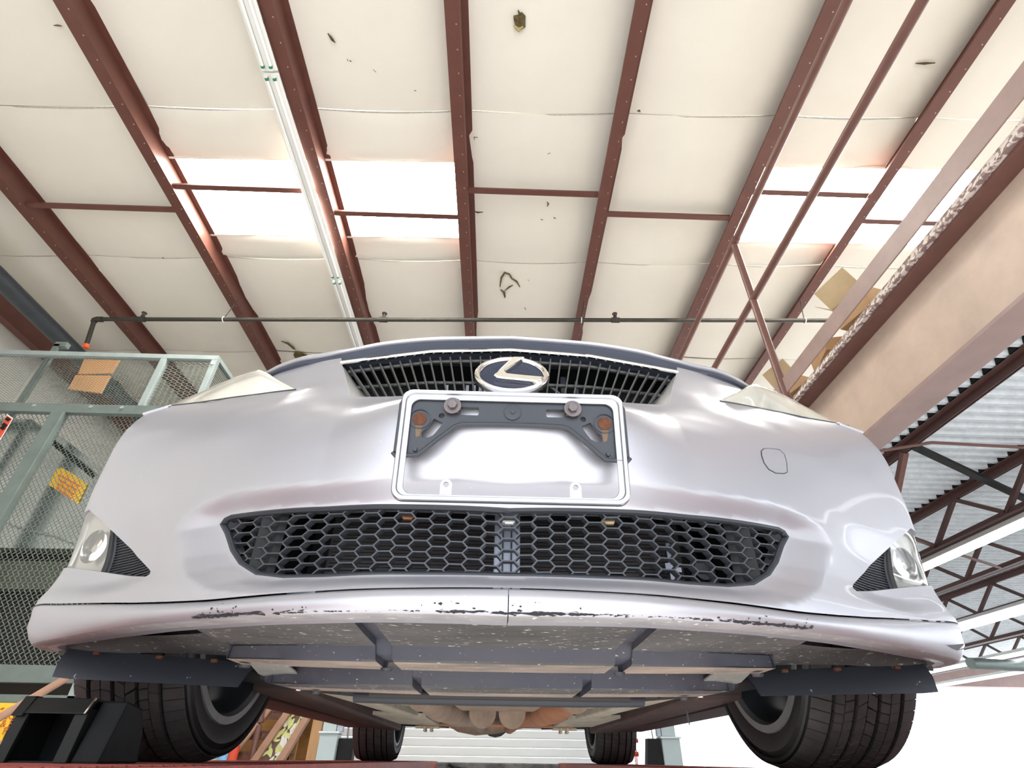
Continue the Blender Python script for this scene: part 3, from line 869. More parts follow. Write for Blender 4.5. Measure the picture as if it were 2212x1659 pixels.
# --- bumper outline (right half, from the top of the centre line round to the lip seam)
SEAMX = [(0, .1862), (.15, .1862), (.29, .1878), (.39, .1905), (.488, .1985), (.574, .2090), (.64, .2180), (.72, .2275), (.81, .2365), (.87, .2425), (.93, .246)]
def seam_z(x): return float(pchip([a for a, _ in SEAMX], [b for _, b in SEAMX], abs(x)))
top = SX_([(0, .504), (.10, .508), (.20, .517), (.278, .531), (.300, .580), (.322, .628), (.334, .660), (.38, .671), (.44, .684), (.50, .697), (.540, .706), (.505, .672), (.462, .632), (.425, .603), (.411, .590), (.46, .6015), (.505, .6125), (.605, .650), (.72, .685), (.79, .695), (.85, .703)])
side = []
top.append((s_of_y(-.32), .706)); top.append((s_of_y(-.22), .704))
for z in np.linspace(.66, .26, 14):
    y = -math.sqrt(max(.372 ** 2 - (z - .317) ** 2, .02))
    side.append((s_of_y(y), float(z)))
bot = [(s_of_x(x), seam_z(x)) for x in np.linspace(.90, 0, 40)]
bot = [(s_of_y(-.365), seam_z(.905))] + bot
OUT = mirror(top + side + bot)
# fog pocket (right)
FOG = SX_([(.868, .430), (.811, .397), (.760, .366), (.706, .333), (.655, .3015), (.590, .2635), (.586, .2575), (.595, .2545), (.65, .267), (.73, .286), (.80, .301), (.865, .314)])
FOG = [(s_of_y(-.36), .425)] + FOG + [(s_of_y(-.38), .322), (s_of_y(-.355), .330)]
LGs = [(s_of_x(a), b) for a, b in LG]
flip = lambda lp: [(-a, b) for a, b in lp]
bumper = skin('bumper_cover', OUT, [LGs, FOG, flip(FOG)], M_PAINT, car, step=.0060)
wb = MB()
wall(wb, LGs, 0.0, -0.03)
for lp in (FOG, flip(FOG)): wall(wb, lp, 0, -0.022)
obj('opening_return', wb, M_PAINT, bumper, smooth=True)
# rolled upper edge of the bumper along the grille and lamps
re = MB()
tl = [q for q in top[:5]]
tl = resample(tl, .01)
tl = [(-a, b) for a, b in tl[::-1][:-1]] + tl
a_ = S([q[0] for q in tl], [q[1] for q in tl]); b2 = a_ + np.array([0, .03, -.004])
re.grid([a_, b2])
obj('upper_return', re, M_PAINT, bumper, smooth=True, fix=False)

# --- tow eye cover on the right of the bumper
TOW = [(.471, .4594), (.4837, .4691), (.5113, .4776), (.5347, .4818), (.5444, .475), (.541, .4567), (.5303, .435), (.5189, .429), (.4901, .4218), (.4721, .4239), (.4652, .4345), (.4665, .4487)]
tow = skin('tow_eye_cover', TOW, [], M_PAINT, car, step=.006, off=.0006)
gp = MB()
r = resample(TOW + [TOW[0]], .004)[:-1]
gp.tube([Vector(q) for q in S([q[0] for q in r], [q[1] for q in r], .0002)], .0011, 5, closed=True)
obj('panel_gap', gp, M_BPLASTIC, tow, smooth=True)

# --- lip spoiler below the seam
ZBX = [(0, .1520), (.24, .1580), (.47, .1680), (.60, .175), (.72, .1780), (.86, .178), (.92, .177)]
def zb_(x): return float(pchip([a for a, _ in ZBX], [b for _, b in ZBX], abs(x)))
lipS = np.concatenate([-np.linspace(s_of_y(-.335), 0.0, 150)[:-1], np.linspace(0, s_of_y(-.335), 150)])
lipS.sort()
# keep a hairline joint on the centre line
def lip_rows(ss):
    ss = np.asarray(ss)
    x = np.interp(np.abs(ss), _sd, _xd)
    zf = pchip([a for a, _ in SEAMX], [b for _, b in SEAMX], x) - .0022
    zb = pchip([a for a, _ in ZBX], [b for _, b in ZBX], x)
    h = zf - zb
    kk = np.clip((x - .70) / .18, 0, 1)
    prof = [(-.014 + 0 * x, zf + .0005), (-.0010 + 0 * x, zf), (.0010 + 0 * x, zf - .003), (.0045 - .007 * kk, zf - .30 * h), (.0050 - .009 * kk, zf - .55 * h), (-.001 - .013 * kk, zf - .82 * h), (-.007 - .016 * kk, zb + .002), (-.014 - .016 * kk, zb), (-.034 - .014 * kk, zb + .0005), (-.058 - .005 * kk, zb + .0015), (-.060 - .005 * kk, zb + .012)]
    rows = []
    for o_, z_ in prof:
        q = S(ss, np.maximum(zf, .19), o_, False)
        q[:, 2] = z_
        rows.append([tuple(p) for p in q])
    return rows
for nm, ss in (('lip_spoiler', lipS[lipS <= -0.0006]), ('lip_spoiler', lipS[lipS >= 0.0006])):
    ss = np.concatenate([ss, [-.0006]]) if ss[0] < -.1 else np.concatenate([[.0006], ss])
    lp = obj(nm, MB().grid(lip_rows(ss)), M_PAINT, car, smooth=True, fix=False, angle=70)
    lp.data.materials.append(M_LIPDIRT)
    nc_ = len(ss) - 1
    for f in lp.data.polygons:
        if f.index // nc_ in (6, 7, 9): f.material_index = 1
# scraped and chipped paint: thin ragged patches along the lower edge of the lip
def scuffs(n, smin, smax, o_lo, o_hi, seed):
    rr = random.Random(seed)
    m = MB()
    for _ in range(n):
        s = rr.uniform(smin, smax)
        if abs(s) < .002: continue
        x = float(np.interp(abs(s), _sd, _xd))
        zb = zb_(x)
        t = rr.random()
        L, w = rr.uniform(.002, .012), rr.uniform(.0004, .0013)
        z0 = zb + .0045 + rr.gauss(0, .0006)
        if t > .8: z0 += rr.uniform(0, .012) ; L *= .3; w *= 1.6
        pts = [(s - L, z0), (s - L * .3, z0 + w * rr.uniform(.5, 1)), (s + L * .4, z0 + w * rr.uniform(.5, 1)), (s + L, z0), (s + L * .2, z0 - w)]
        zf = seam_z(x) - .0022
        h = zf - zb
        P3 = []
        for a, b in pts:
            o_ = np.interp(b, [zb, zb + .002, zf - .82 * h, zf - .55 * h, zf], [-.014, -.007, -.001, .005, .001])
            q = S(a, zf, o_ + .0012, False)[0]; q[2] = b
            P3.append(tuple(q))
        m.add(P3, [tuple(range(5))])
    return m
M_SCUFF = mat('scraped_black_marks', (0.03, 0.03, 0.035), 0.8, var=0.5, vscale=200)
sp_ = []
for yy, zz in ((-.475, .1955), (-.44, .204), (-.412, .2125), (-.404, .206), (-.43, .198), (-.455, .1915)):
    s0_ = s_of_y(yy); x0_ = float(np.interp(s0_, _sd, _xd)); zf_ = seam_z(x0_) - .0022; h_ = zf_ - zb_(x0_); k_ = float(np.clip((x0_ - .70) / .18, 0, 1))
    of_ = float(np.interp(zz, [zb_(x0_), zb_(x0_) + .002, zf_ - .82 * h_, zf_ - .55 * h_, zf_], [-.014 - .016 * k_, -.007 - .016 * k_, -.001 - .013 * k_, .005 - .009 * k_, .001 - .002 * k_]))
    q = S(s0_, max(zf_, .19), of_ + .0022, False)[0]; q[2] = zz
    sp_.append(tuple(q))
obj('scraped_patch', MB().add(sp_, [tuple(range(6))]), mat('bare_grey_scrape', (.10, .105, .12), .7), lp, fix=False)
o = obj('scrape_marks', scuffs(420, -.46, .46, 0, 0, 3), M_SCUFF, lp, fix=False, kind='stuff')

# --- lower grille: frame, honeycomb, clips
def ring_tube(loop, off, w, n=8, step=.008, rec=True):
    r = resample(list(loop) + [loop[0]], step)[:-1]
    return MB().tube([Vector(q) for q in S([q[0] for q in r], [q[1] for q in r], off, rec)], w, n, closed=True)
grl = obj('lower_grille', ring_tube(LGs, -.006, .0060), M_BPLASTIC, car, smooth=True)
def colx(c): return .0244 * c * (1 + .00078 * c * c)
RP = .0148
def zmid(x): return float(np.interp(abs(x), [0, .2, .35, .47], [.2505, .2600, .272, .290]))
hexm = MB()
segs = {}
def node(c, rr_):   # node in column units
    x = math.copysign(colx(abs(c)), c)
    return (x, zmid(x) + rr_ * RP * (1 + .10 * (abs(x) / .47)))
for ci in range(-17, 18):
    for ri in range(-6, 7):
        cz = ri + (0.5 if ci % 2 else 0.0)
        w1, w2 = .36, .66
        hexn = [(ci - w2, cz), (ci - w1, cz + .5), (ci + w1, cz + .5), (ci + w2, cz), (ci + w1, cz - .5), (ci - w1, cz - .5)]
        hexn = [(round(a, 3), round(b, 3)) for a, b in hexn]
        for a, b in zip(hexn, hexn[1:] + hexn[:1]):
            # the point of one hexagon is the flat corner of its neighbour: share by rounding to the lattice
            segs[tuple(sorted((a, b)))] = (a, b)
def lat(q):
    # snap hexagon points so that neighbouring cells meet
    c, r_0 = q
    return node(c, r_0)
inner = LG
def clip_seg(a, b):
    T = np.linspace(0, 1, 13)
    P = np.array([(a[0] + (b[0] - a[0]) * t, a[1] + (b[1] - a[1]) * t) for t in T])
    k = inpoly(P, inner)
    if not k.any(): return None
    i = np.where(k)[0]
    return P[i[0]], P[i[-1]]
W2 = .0009
seen = set()
bars = []
for key, (a, b) in segs.items():
    A, B = lat(a), lat(b)
    kk = tuple(sorted(((round(A[0], 4), round(A[1], 4)), (round(B[0], 4), round(B[1], 4)))))
    if kk in seen: continue
    seen.add(kk)
    c = clip_seg(A, B)
    if c is None: continue
    (x0, z0), (x1, z1) = c
    d = np.array([x1 - x0, z1 - z0]); L = np.linalg.norm(d)
    if L < .0015: continue
    d /= L
    nr_ = np.array([-d[1], d[0]]) * W2
    bars.append([(x0 + nr_[0], z0 + nr_[1]), (x1 + nr_[0], z1 + nr_[1]), (x1 - nr_[0], z1 - nr_[1]), (x0 - nr_[0], z0 - nr_[1])])
bq = np.array(bars).reshape(-1, 2)
bs = np.sign(bq[:, 0]) * np.interp(np.abs(bq[:, 0]), _xd, _sd)
P_f, P_b = S(bs, bq[:, 1], -.008), S(bs, bq[:, 1], -.019)
for i in range(len(bars)):
    hexm.hexa(P_f[4 * i:4 * i + 4], P_b[4 * i:4 * i + 4])
obj('honeycomb_mesh', hexm, M_HEX, grl)
for x, z, m in ((-.395, .317, M_CHROME), (-.150, .297, M_EXHR), (0.0, .289, M_WHITE), (.150, .297, M_CARDIN), (.402, .317, M_EXHR)):
    c = SX(x, z, -.022)
    obj('clip', MB().box(c + Vector((-.009, 0, -.004)), c + Vector((.009, .012, .003))).box(c + Vector((-.006, -.004, -.007)), c + Vector((.007, .004, -.004))), m, grl, bevel=.001)

# --- what shows through the lower grille
coolb = obj('condenser', MB().box((-.30, -.615, .19), (.30, -.59, .40)), M_COND, car)
fins = MB()
for k in range(34):
    z = .195 + k * .0060
    fins.box((-.295, -.619, z), (.295, -.615, z + .003))
obj('cooling_fin', fins, M_COND, coolb, kind='stuff')
sup = MB()
for k in range(3): sup.box((-.020 + k * .013, -.755 + (.005 if k == 1 else 0), .20), (-.008 + k * .013, -.735, .40))
obj('centre_support', sup, M_SUPPORT, car, bevel=.002)
for sg in (-1, 1):
    obj('air_duct_wall', MB().box((sg * .345 - .006, -.72, .19), (sg * .345 + .006, -.55, .36)).box((sg * .345 - .006 + (.012 if sg > 0 else -.03), -.715, .19), (sg * .345 + .006 + (.03 if sg > 0 else -.012), -.70, .36)), M_INT, car)
    d = MB()
    for k in range(9):
        d.box((min(sg * .352, sg * .385), -.69, .205 + k * .0148), (max(sg * .352, sg * .385), -.60, .2075 + k * .0148))
    obj('air_duct_rib', d, M_INT, car, kind='stuff')
bx = obj('radiator_panel', MB().box((-.50, -.585, .188), (.50, -.575, .46)), M_INT, car)
obj('bumper_beam', MB().box((-.43, -.66, .36), (.43, -.58, .45)), M_INT, car, bevel=.01)
obj('horn', MB().tube([(-.315, -.66, .222), (-.315, -.64, .222)], [.022, .030], 18).tube([(-.315, -.645, .222), (-.335, -.62, .215)], .012, 10), M_ALU, car, smooth=True)
obj('hose', MB().tube([(.22, -.64, .20), (.30, -.645, .23), (.36, -.64, .285)], .010, 10), M_BPLASTIC, car, smooth=True)
obj('sensor_bracket', MB().box((.262, -.66, .25), (.272, -.645, .31)).box((.255, -.664, .262), (.28, -.648, .276)), M_ALU, car)
obj('sensor', MB().tube([(.315, -.67, .265), (.315, -.64, .265)], .016, 14).tube([(.345, -.66, .245), (.345, -.63, .245)], .013, 14), M_BPLASTIC, car, smooth=True)

# --- fog lamps: clear lens outside, ribbed black louvre inside
for sg in (-1, 1):
    F_ = FOG if sg > 0 else flip(FOG)
    
    louv = SX_([(.772, .3735), (.760, .366), (.706, .333), (.655, .3015), (.592, .2640), (.588, .2578), (.596, .2555), (.65, .268), (.73, .2865), (.750, .2905)])
    lens = [(s_of_y(-.36), .424)] + SX_([(.867, .4295), (.811, .3965), (.777, .3765), (.766, .335), (.756, .2922), (.80, .3015), (.865, .3145)]) + [(s_of_y(-.38), .322), (s_of_y(-.355), .330)]
    if sg < 0: louv, lens = flip(louv), flip(lens)
    fl_ = skin('fog_lamp', lens, [], M_FOGLENS, car, off=-.004, step=.012)
    rb = MB(); wall(rb, lens, -.004, -.045)
    obj('housing_wall', rb, M_REFLECT, fl_, smooth=True)
    skin('reflector', lens, [], M_REFLECT, fl_, off=-.045, step=.015)
    cx = SX(sg * .822, .352, -.020)
    obj('lamp_bowl', MB().add([], []).tube([cx + Vector((0, .02, 0)), cx + Vector((0, .012, 0)), cx], [.008, .024, .034], 20, cap=False), M_CHROME, fl_, smooth=True)
    lv = skin('fog_louvre', louv, [], M_BPLASTIC, car, off=-.017, step=.012)
    rbs = MB()
    for k in range(20):
        z = .259 + k * .0053
        xs_ = np.linspace(.57, .80, 231)
        P = np.array([(s_of_x(sg * x), z) for x in xs_])
        ins = inpoly(P, louv)
        if ins.sum() < 4: continue
        i = np.where(ins)[0]
        xa, xb = xs_[i[0]] + .002, xs_[i[-1]] - .002
        xx = np.linspace(xa, xb, 8)
        ss_ = [s_of_x(sg * x) for x in xx]
        rbs.grid([[tuple(q) for q in S(ss_, np.full(8, z + dz), o_)] for dz, o_ in ((-.0012, -.017), (-.0008, -.0135), (.0008, -.0135), (.0012, -.017))])
    obj('louvre_rib', rbs, M_BPLASTIC, lv, fix=False, kind='stuff')
    obj('louvre_edge', ring_tube(louv, -.014, .0028), M_BPLASTIC, lv, smooth=True)

# --- bonnet
EX = [0, .15, .25, .338, .38, .44, .50, .541, .565]
EY = [-.715, -.708, -.697, -.680, -.662, -.630, -.588, -.552, -.53]
EZ = [.702, .699, .693, .683, .687, .700, .711, .719, .724]
xs_ = np.linspace(-.565, .565, 81)
ey, ez = pchip(EX, EY, np.abs(xs_)), pchip(EX, EZ, np.abs(xs_))
rows = []
rows.append([(x, y + .026, z - .003) for x, y, z in zip(xs_, ey, ez)])
rows.append([(x, y + .006, z - .0065) for x, y, z in zip(xs_, ey, ez)])
rows.append([(x, y + .001, z - .0045) for x, y, z in zip(xs_, ey, ez)])
rows.append([(x, y, z - .001) for x, y, z in zip(xs_, ey, ez)])
for t_ in (.0, .012, .03, .06, .10, .15, .22, .3, .5, .75, 1.0):
    ysd = -.53 + 1.09 * t_
    xsd = float(pchip([-.53, -.46, -.40, -.33, -.25, 0, .56], [.565, .617, .655, .69, .72, .745, .74], ysd))
    zsd = float(pchip([-.53, -.46, -.40, -.33, -.25, 0, .56], [.724, .752, .770, .786, .802, .855, .955], ysd))
    cr = .030 * min(1, t_ / .25)
    rows.append([(x / .565 * xsd, y + .003 + (.56 - y) * t_, zsd + .002 + cr * (1 - (x / .565) ** 2) + (z - .724) * (1 - t_) ** 4) for x, y, z in zip(xs_, ey, ez)])
bonnet = obj('bonnet', MB().grid(rows), M_PAINT, car, smooth=True, fix=False, angle=60)
for sgn in (0, -1):
    ed_ = [Vector(r[sgn]) for r in rows[3:]]
    obj('bonnet_skirt', MB().grid([ed_, [q + Vector((0.01 if sgn == 0 else -.01, .004, -.05)) for q in ed_]]), M_PAINT, bonnet, smooth=True, fix=False)
# dark seal band below the bonnet edge
sb = []
xx = np.linspace(-.545, .545, 81)
ey, ez = pchip(EX, EY, np.abs(xx)), pchip(EX, EZ, np.abs(xx))
tz = np.interp(np.abs(xx), [0, .15, .327, .345, .545], [.657, .653, .639, .652, .702])
ty = np.interp(np.abs(xx), [0, .15, .327, .345, .545], [-.722, -.716, -.693, -.672, -.540])
sb.append([(x, y + .0075, z - .0062) for x, y, z in zip(xx, ey, ez)])
sb.append([(x, y + .0070, z - .0062 - .5 * (z - q - .008)) for x, y, z, q in zip(xx, ey, ez, tz)])
sb.append([(x, y + .004, q + .003) for x, y, q in zip(xx, ty, tz)])
sb.append([(x, y + .03, q - .001) for x, y, q in zip(xx, ty, tz)])
seal = obj('bonnet_seal_panel', MB().grid(sb), M_SEAL, car, smooth=True, fix=False, angle=60)
obj('seal_clip', MB().tube([(0, -.708, .672), (0, -.700, .672)], .004, 10), M_CHROME, seal, smooth=True)
obj('edge_sticker', MB().add([(-.135, -.700, .690), (-.085, -.704, .6925), (-.085, -.7035, .688), (-.135, -.6995, .6855)], [(0, 1, 2, 3)]).add([(.20, -.690, .672), (.29, -.676, .660), (.29, -.6755, .656), (.20, -.6895, .668)], [(0, 1, 2, 3)]), M_ALU, seal)

# --- upper grille
def gt(x): return (x, float(np.interp(abs(x), [0, .15, .327], [-.722, -.716, -.692])), float(np.interp(abs(x), [0, .15, .327], [.652, .648, .634])))
def gb(x): return (x, float(np.interp(abs(x), [0, .15, .28], [-.784, -.774, -.738])), float(np.interp(abs(x), [0, .15, .28], [.503, .511, .530])))
ug = MB()
xx = np.linspace(-.327, .327, 61)
ug.tube([Vector(gt(x)) + Vector((0, -.004, .003)) for x in xx], .0042, 8)
upg = obj('upper_grille', ug, M_CHROME, car, smooth=True)
for sg in (-1, 1):
    e = MB()
    rows = []
    for k in range(9):
        t_ = k / 8
        A = Vector(gt(sg * .327)).lerp(Vector(gb(sg * .281)), t_)
        wv = .010 + .030 * t_ ** 1.3
        rows.append([tuple(A + Vector((0, -.003, 0))), tuple(A + Vector((-sg * wv * .45, .008, 0))), tuple(A + Vector((-sg * wv, .030, 0)))])
    obj('side_trim', e.grid(rows), M_TRIM, upg, smooth=True, fix=False)
NS = 16
for k in range(-NS, NS + 1):
    xt, xb = k * .316 / 16.3, k * .246 / 16.3
    a, b = Vector(gt(xt)) + Vector((0, .012, -.004)), Vector(gb(xb)) + Vector((0, .018, .001))
    s_ = MB().beam(a, b, .0028, .014, (0, -1, .2))
    obj('slat', s_, M_SLAT, upg)
xx = np.linspace(-.29, .29, 41)
mid = [Vector(gt(x * 1.08)).lerp(Vector(gb(x)), .52) + Vector((0, .024, 0)) for x in xx]
obj('cross_bar', MB().tube(mid, .0036, 8), M_SLAT, upg, smooth=True)
obj('top_rail', MB().tube([Vector(gt(x)) + Vector((0, .016, -.006)) for x in np.linspace(-.315, .315, 41)], .0042, 8), M_SLAT, upg, smooth=True)
cav = MB()
cav.box((-.40, -.62, .46), (.40, -.61, .66)).box((-.31, -.685, .645), (.31, -.62, .655)).box((-.30, -.70, .485), (.30, -.62, .497))
obj('grille_cavity', cav, M_INT, upg)
obj('lock_support', MB().box((-.36, -.66, .555), (.36, -.64, .572)).box((.10, -.668, .50), (.112, -.65, .64)).box((.128, -.668, .50), (.136, -.65, .63)), M_BPLASTIC, upg, bevel=.002)
for x in (-.085, -.072, -.060, -.052, -.125):
    obj('latch_tab', MB().box((x, -.672, .592), (x + .006, -.665, .612)), M_ALU, upg)
obj('cable', MB().tube([(.075, -.68, .61), (.095, -.685, .585), (.085, -.68, .55), (.10, -.68, .52)], .003, 6), M_ALU, upg, smooth=True)

# --- emblem
EC = Vector((.0012, -.783, .555))
EV = Vector((0, math.sin(math.radians(13)), math.cos(math.radians(13))))
EN = Vector((0, -math.cos(math.radians(13)), math.sin(math.radians(13))))
EA, EB = .0610, .0425
def epos(u, v, w=0.0): return EC + Vector((1, 0, 0)) * u * EA + EV * v * EB + EN * w
emb = MB()
N_ = 48
ring = [epos(math.cos(a), math.sin(a), 0) for a in np.linspace(0, 2 * math.pi, N_, endpoint=False)]
back = [epos(math.cos(a) * 1.02, math.sin(a) * 1.02, -.010) for a in np.linspace(0, 2 * math.pi, N_, endpoint=False)]
emb.add(ring + back, [tuple(range(N_))] + [(i, N_ + i, N_ + (i + 1) % N_, (i + 1) % N_) for i in range(N_)])
em = obj('emblem', emb, M_EMBLEM, car, smooth=True)
dots = MB()
for i in range(-14, 15):
    for j in range(-8, 9):
        u, v = i / 15, j / 9
        if u * u + v * v > .62: continue
        c = epos(u, v, .0002)
        dots.add([c + Vector((dx, 0, 0)) * .0012 + EV * dv * .0010 for dx, dv in ((-1, -1), (1, -1), (1, 1), (-1, 1))] + [c + EN * .0009], [(0, 1, 4), (1, 2, 4), (2, 3, 4), (3, 0, 4)])
obj('field_texture', dots, M_EMBLEM, em, kind='stuff')
rg = []
for (k, w, o_) in ((1.06, -.008, 0), (1.055, .002, 0), (1.0, .006, 0), (.93, .0055, 0), (.885, .001, 0)):
    rg.append([epos(math.cos(a) * k, math.sin(a) * k, w) for a in np.linspace(0, 2 * math.pi, 65)])
obj('emblem_ring', MB().grid(rg), M_CHROME, em, smooth=True, fix=False, angle=80)
LP = [(.03, .93), (.36, .92), (.10, .46), (-.15, .06), (-.17, -.04), (-.12, -.13), (.0, -.155), (.40, -.22), (.885, -.30), (.83, -.47), (.72, -.60), (.30, -.53), (-.25, -.45), (-.42, -.40), (-.50, -.29), (-.47, -.17), (-.22, .38)]
lm = MB()
n = len(LP)
cu, cv = -.0, -.0
def inset(k):   # push every vertex towards the stroke's middle
    out = []
    for i, (u, v) in enumerate(LP):
        p0, p1, p2 = np.array(LP[i - 1]), np.array(LP[i]), np.array(LP[(i + 1) % n])
        d1, d2 = p1 - p0, p2 - p1
        n1, n2 = np.array([d1[1], -d1[0]]) / np.linalg.norm(d1), np.array([d2[1], -d2[0]]) / np.linalg.norm(d2)
        b = n1 + n2
        L = np.linalg.norm(b)
        b = b / max(L, .3)
        out.append(tuple(p1 + b * k))
    return out
r0, r1 = LP, inset(.045)
lm.add([epos(u, v, .0005) for u, v in r0] + [epos(u, v, .0085) for u, v in r0] + [epos(u, v, .0105) for u, v in r1],
       [(i, (i + 1) % n, n + (i + 1) % n, n + i) for i in range(n)] + [(n + i, n + (i + 1) % n, 2 * n + (i + 1) % n, 2 * n + i) for i in range(n)] + [tuple(range(2 * n, 3 * n))])
obj('emblem_letter', lm, M_CHROME, em)

# --- number plate frame (no plate in it), bracket and fixings
PB0 = Vector((.0012, -.872, .285))
PV = Vector((0, -.022, .160)).normalized()
PN = Vector((1, 0, 0)).cross(PV); PN = PN if PN.y < 0 else -PN
def pp(u, v, w=0.0): return PB0 + Vector((1, 0, 0)) * u + PV * v + PN * w
def rrect(u0, u1, v0, v1, r, k=7):
    out = []
    for (cx, cy, a0) in ((u1 - r, v1 - r, 0), (u0 + r, v1 - r, 90), (u0 + r, v0 + r, 180), (u1 - r, v0 + r, 270)):
        out += [(cx + r * math.cos(math.radians(a0 + 90 * i / k)), cy + r * math.sin(math.radians(a0 + 90 * i / k))) for i in range(k + 1)]
    return out
U, V1 = .1565, .1600
loops = [(rrect(-U, U, 0, V1, .016), -.006), (rrect(-U, U, 0, V1, .016), .000), (rrect(-U + .0015, U - .0015, .0015, V1 - .0015, .0150), .0022), (rrect(-U + .006, U - .006, .006, V1 - .006, .0125), .0022), (rrect(-U + .0075, U - .0075, .0070, V1 - .0075, .012), .0002),
         (rrect(-U + .0145, U - .0145, .0088, V1 - .0150, .012), .0002), (rrect(-U + .0150, U - .0150, .0093, V1 - .0155, .012), -.0010)]
rows = [[pp(u, v, w) for u, v in lp + lp[:1]] for lp, w in loops]
pf = obj('plate_frame', MB().grid(rows), M_SATIN, car, smooth=True, fix=False, angle=35, label='chrome licence plate frame with no plate in it')
for sg in (-1, 1):
    # screw tabs: two on the top edge (behind the bolts), two loose ones standing from the bottom edge
    c = sg * .084
    m = MB().prism([pp(c - .008, .1455, .0004), pp(c + .008, .1455, .0004), pp(c + .008, .126, .0004), pp(c - .008, .126, .0004)], PN * .0012)
    obj('top_tab', m, M_SATIN, pf, bevel=.0005)
    obj('rust_washer', MB().prism([pp(c + a * .009, .1285 + b, .0014) for a, b in ((-1, -.004), (1, -.004), (1.05, .012), (.8, .018), (-.9, .006))], PN * .0006), M_RUST, pf)
    c = sg * .0850 - .0005
    pts = [(c - .0077, .0085), (c + .0077, .0085), (c + .0077, .0225)] + [(c + .0077 * math.cos(a), .0225 + .0077 * math.sin(a)) for a in np.linspace(.3, math.pi - .3, 7)] + [(c - .0077, .0225)]
    hole = [(c + .0037 * math.cos(a), .0228 + .0037 * math.sin(a)) for a in np.linspace(0, 2 * math.pi, 16, endpoint=False)]
    n1 = len(pts)
    allp = [Vector(q) for q in pts] + [Vector(q) for q in hole]
    ed = [(i, (i + 1) % n1) for i in range(n1)] + [(n1 + i, n1 + (i + 1) % 16) for i in range(16)]
    v, e, f, _, _, _ = delaunay_2d_cdt(allp, ed, [], 0, 1e-7)
    cc = np.array([[sum(v[i].x for i in t) / len(t), sum(v[i].y for i in t) / len(t)] for t in f])
    ok = inpoly(cc, pts) & ~inpoly(cc, hole)
    m = MB().add([pp(q.x, q.y, -.0012) for q in v], [t for t, k in zip(f, ok) if k])
    m.add([pp(*q, -.0012) for q in hole] + [pp(*q, -.004) for q in hole], [(i, (i + 1) % 16, 16 + (i + 1) % 16, 16 + i) for i in range(16)])
    obj('bottom_tab', m, M_SATIN, pf, fix=False)
# bracket: one moulded plate with slots
BL = [(-.1605, .0660), (-.1570, .0612), (-.1270, .0630), (-.1030, .0850), (-.0790, .1062), (-.0700, .1092), (-.04, .1103), (0, .1105)]
TOPB = [(0, .1560), (-.1480, .1560), (-.1555, .1500), (-.1600, .1400)]
outl = BL + [(-u, v) for u, v in BL[::-1][1:]] + [(.1600, .1400), (.1555, .1500), (.1480, .1560), (-.1480, .1560), (-.1555, .1500), (-.1600, .1400)]
holes = []
for sg in (-1, 1):
    h = [(.0736, .1365), (.0490, .1365), (.0476, .1345), (.0476, .1260), (.0490, .1242), (.0736, .1245)]
    holes.append([(-sg * -u if False else sg * u, v) for u, v in h])
    holes.append([(sg * u, v) for u, v in ((.1096, .1176), (.0971, .1117), (.0990, .1070), (.1053, .0974), (.1090, .0925), (.1150, .0892), (.1241, .0891), (.1250, .0960), (.1235, .0991), (.1201, .1020))])
    holes.append([(sg * .0993 + .0042 * math.cos(a), .1222 + .0042 * math.sin(a)) for a in np.linspace(0, 2 * math.pi, 14, endpoint=False)])
def plate2d(outl, holes, w0, w1, m=None):
    pts, ed = [], []
    for lp in [outl] + holes:
        b = len(pts)
        pts += lp
        ed += [(b + i, b + (i + 1) % len(lp)) for i in range(len(lp))]
    v, e, f, _, _, _ = delaunay_2d_cdt([Vector(q) for q in pts], ed, [], 0, 1e-7)
    cc = np.array([[sum(v[i].x for i in t) / len(t), sum(v[i].y for i in t) / len(t)] for t in f])
    ok = inpoly(cc, outl)
    for h in holes: ok &= ~inpoly(cc, h)
    mb = MB()
    F = [t for t, k in zip(f, ok) if k]
    mb.add([pp(q.x, q.y, w1) for q in v], F)
    for lp in [outl] + holes:
        n = len(lp)
        mb.add([pp(*q, w0) for q in lp] + [pp(*q, w1) for q in lp], [(i, (i + 1) % n, n + (i + 1) % n, n + i) for i in range(n)])
    return mb
bk = obj('plate_bracket', plate2d(outl, holes, -.0105, -.0040), M_BRACKET, car, label='black plastic plate bracket with slots and rusty screws')
lipb = [pp(u, v, -.0028) for u, v in (BL + [(-u, v) for u, v in BL[::-1][1:]])]
obj('bracket_rim', MB().tube(lipb, .0032, 8), M_BRACKET, bk, smooth=True)
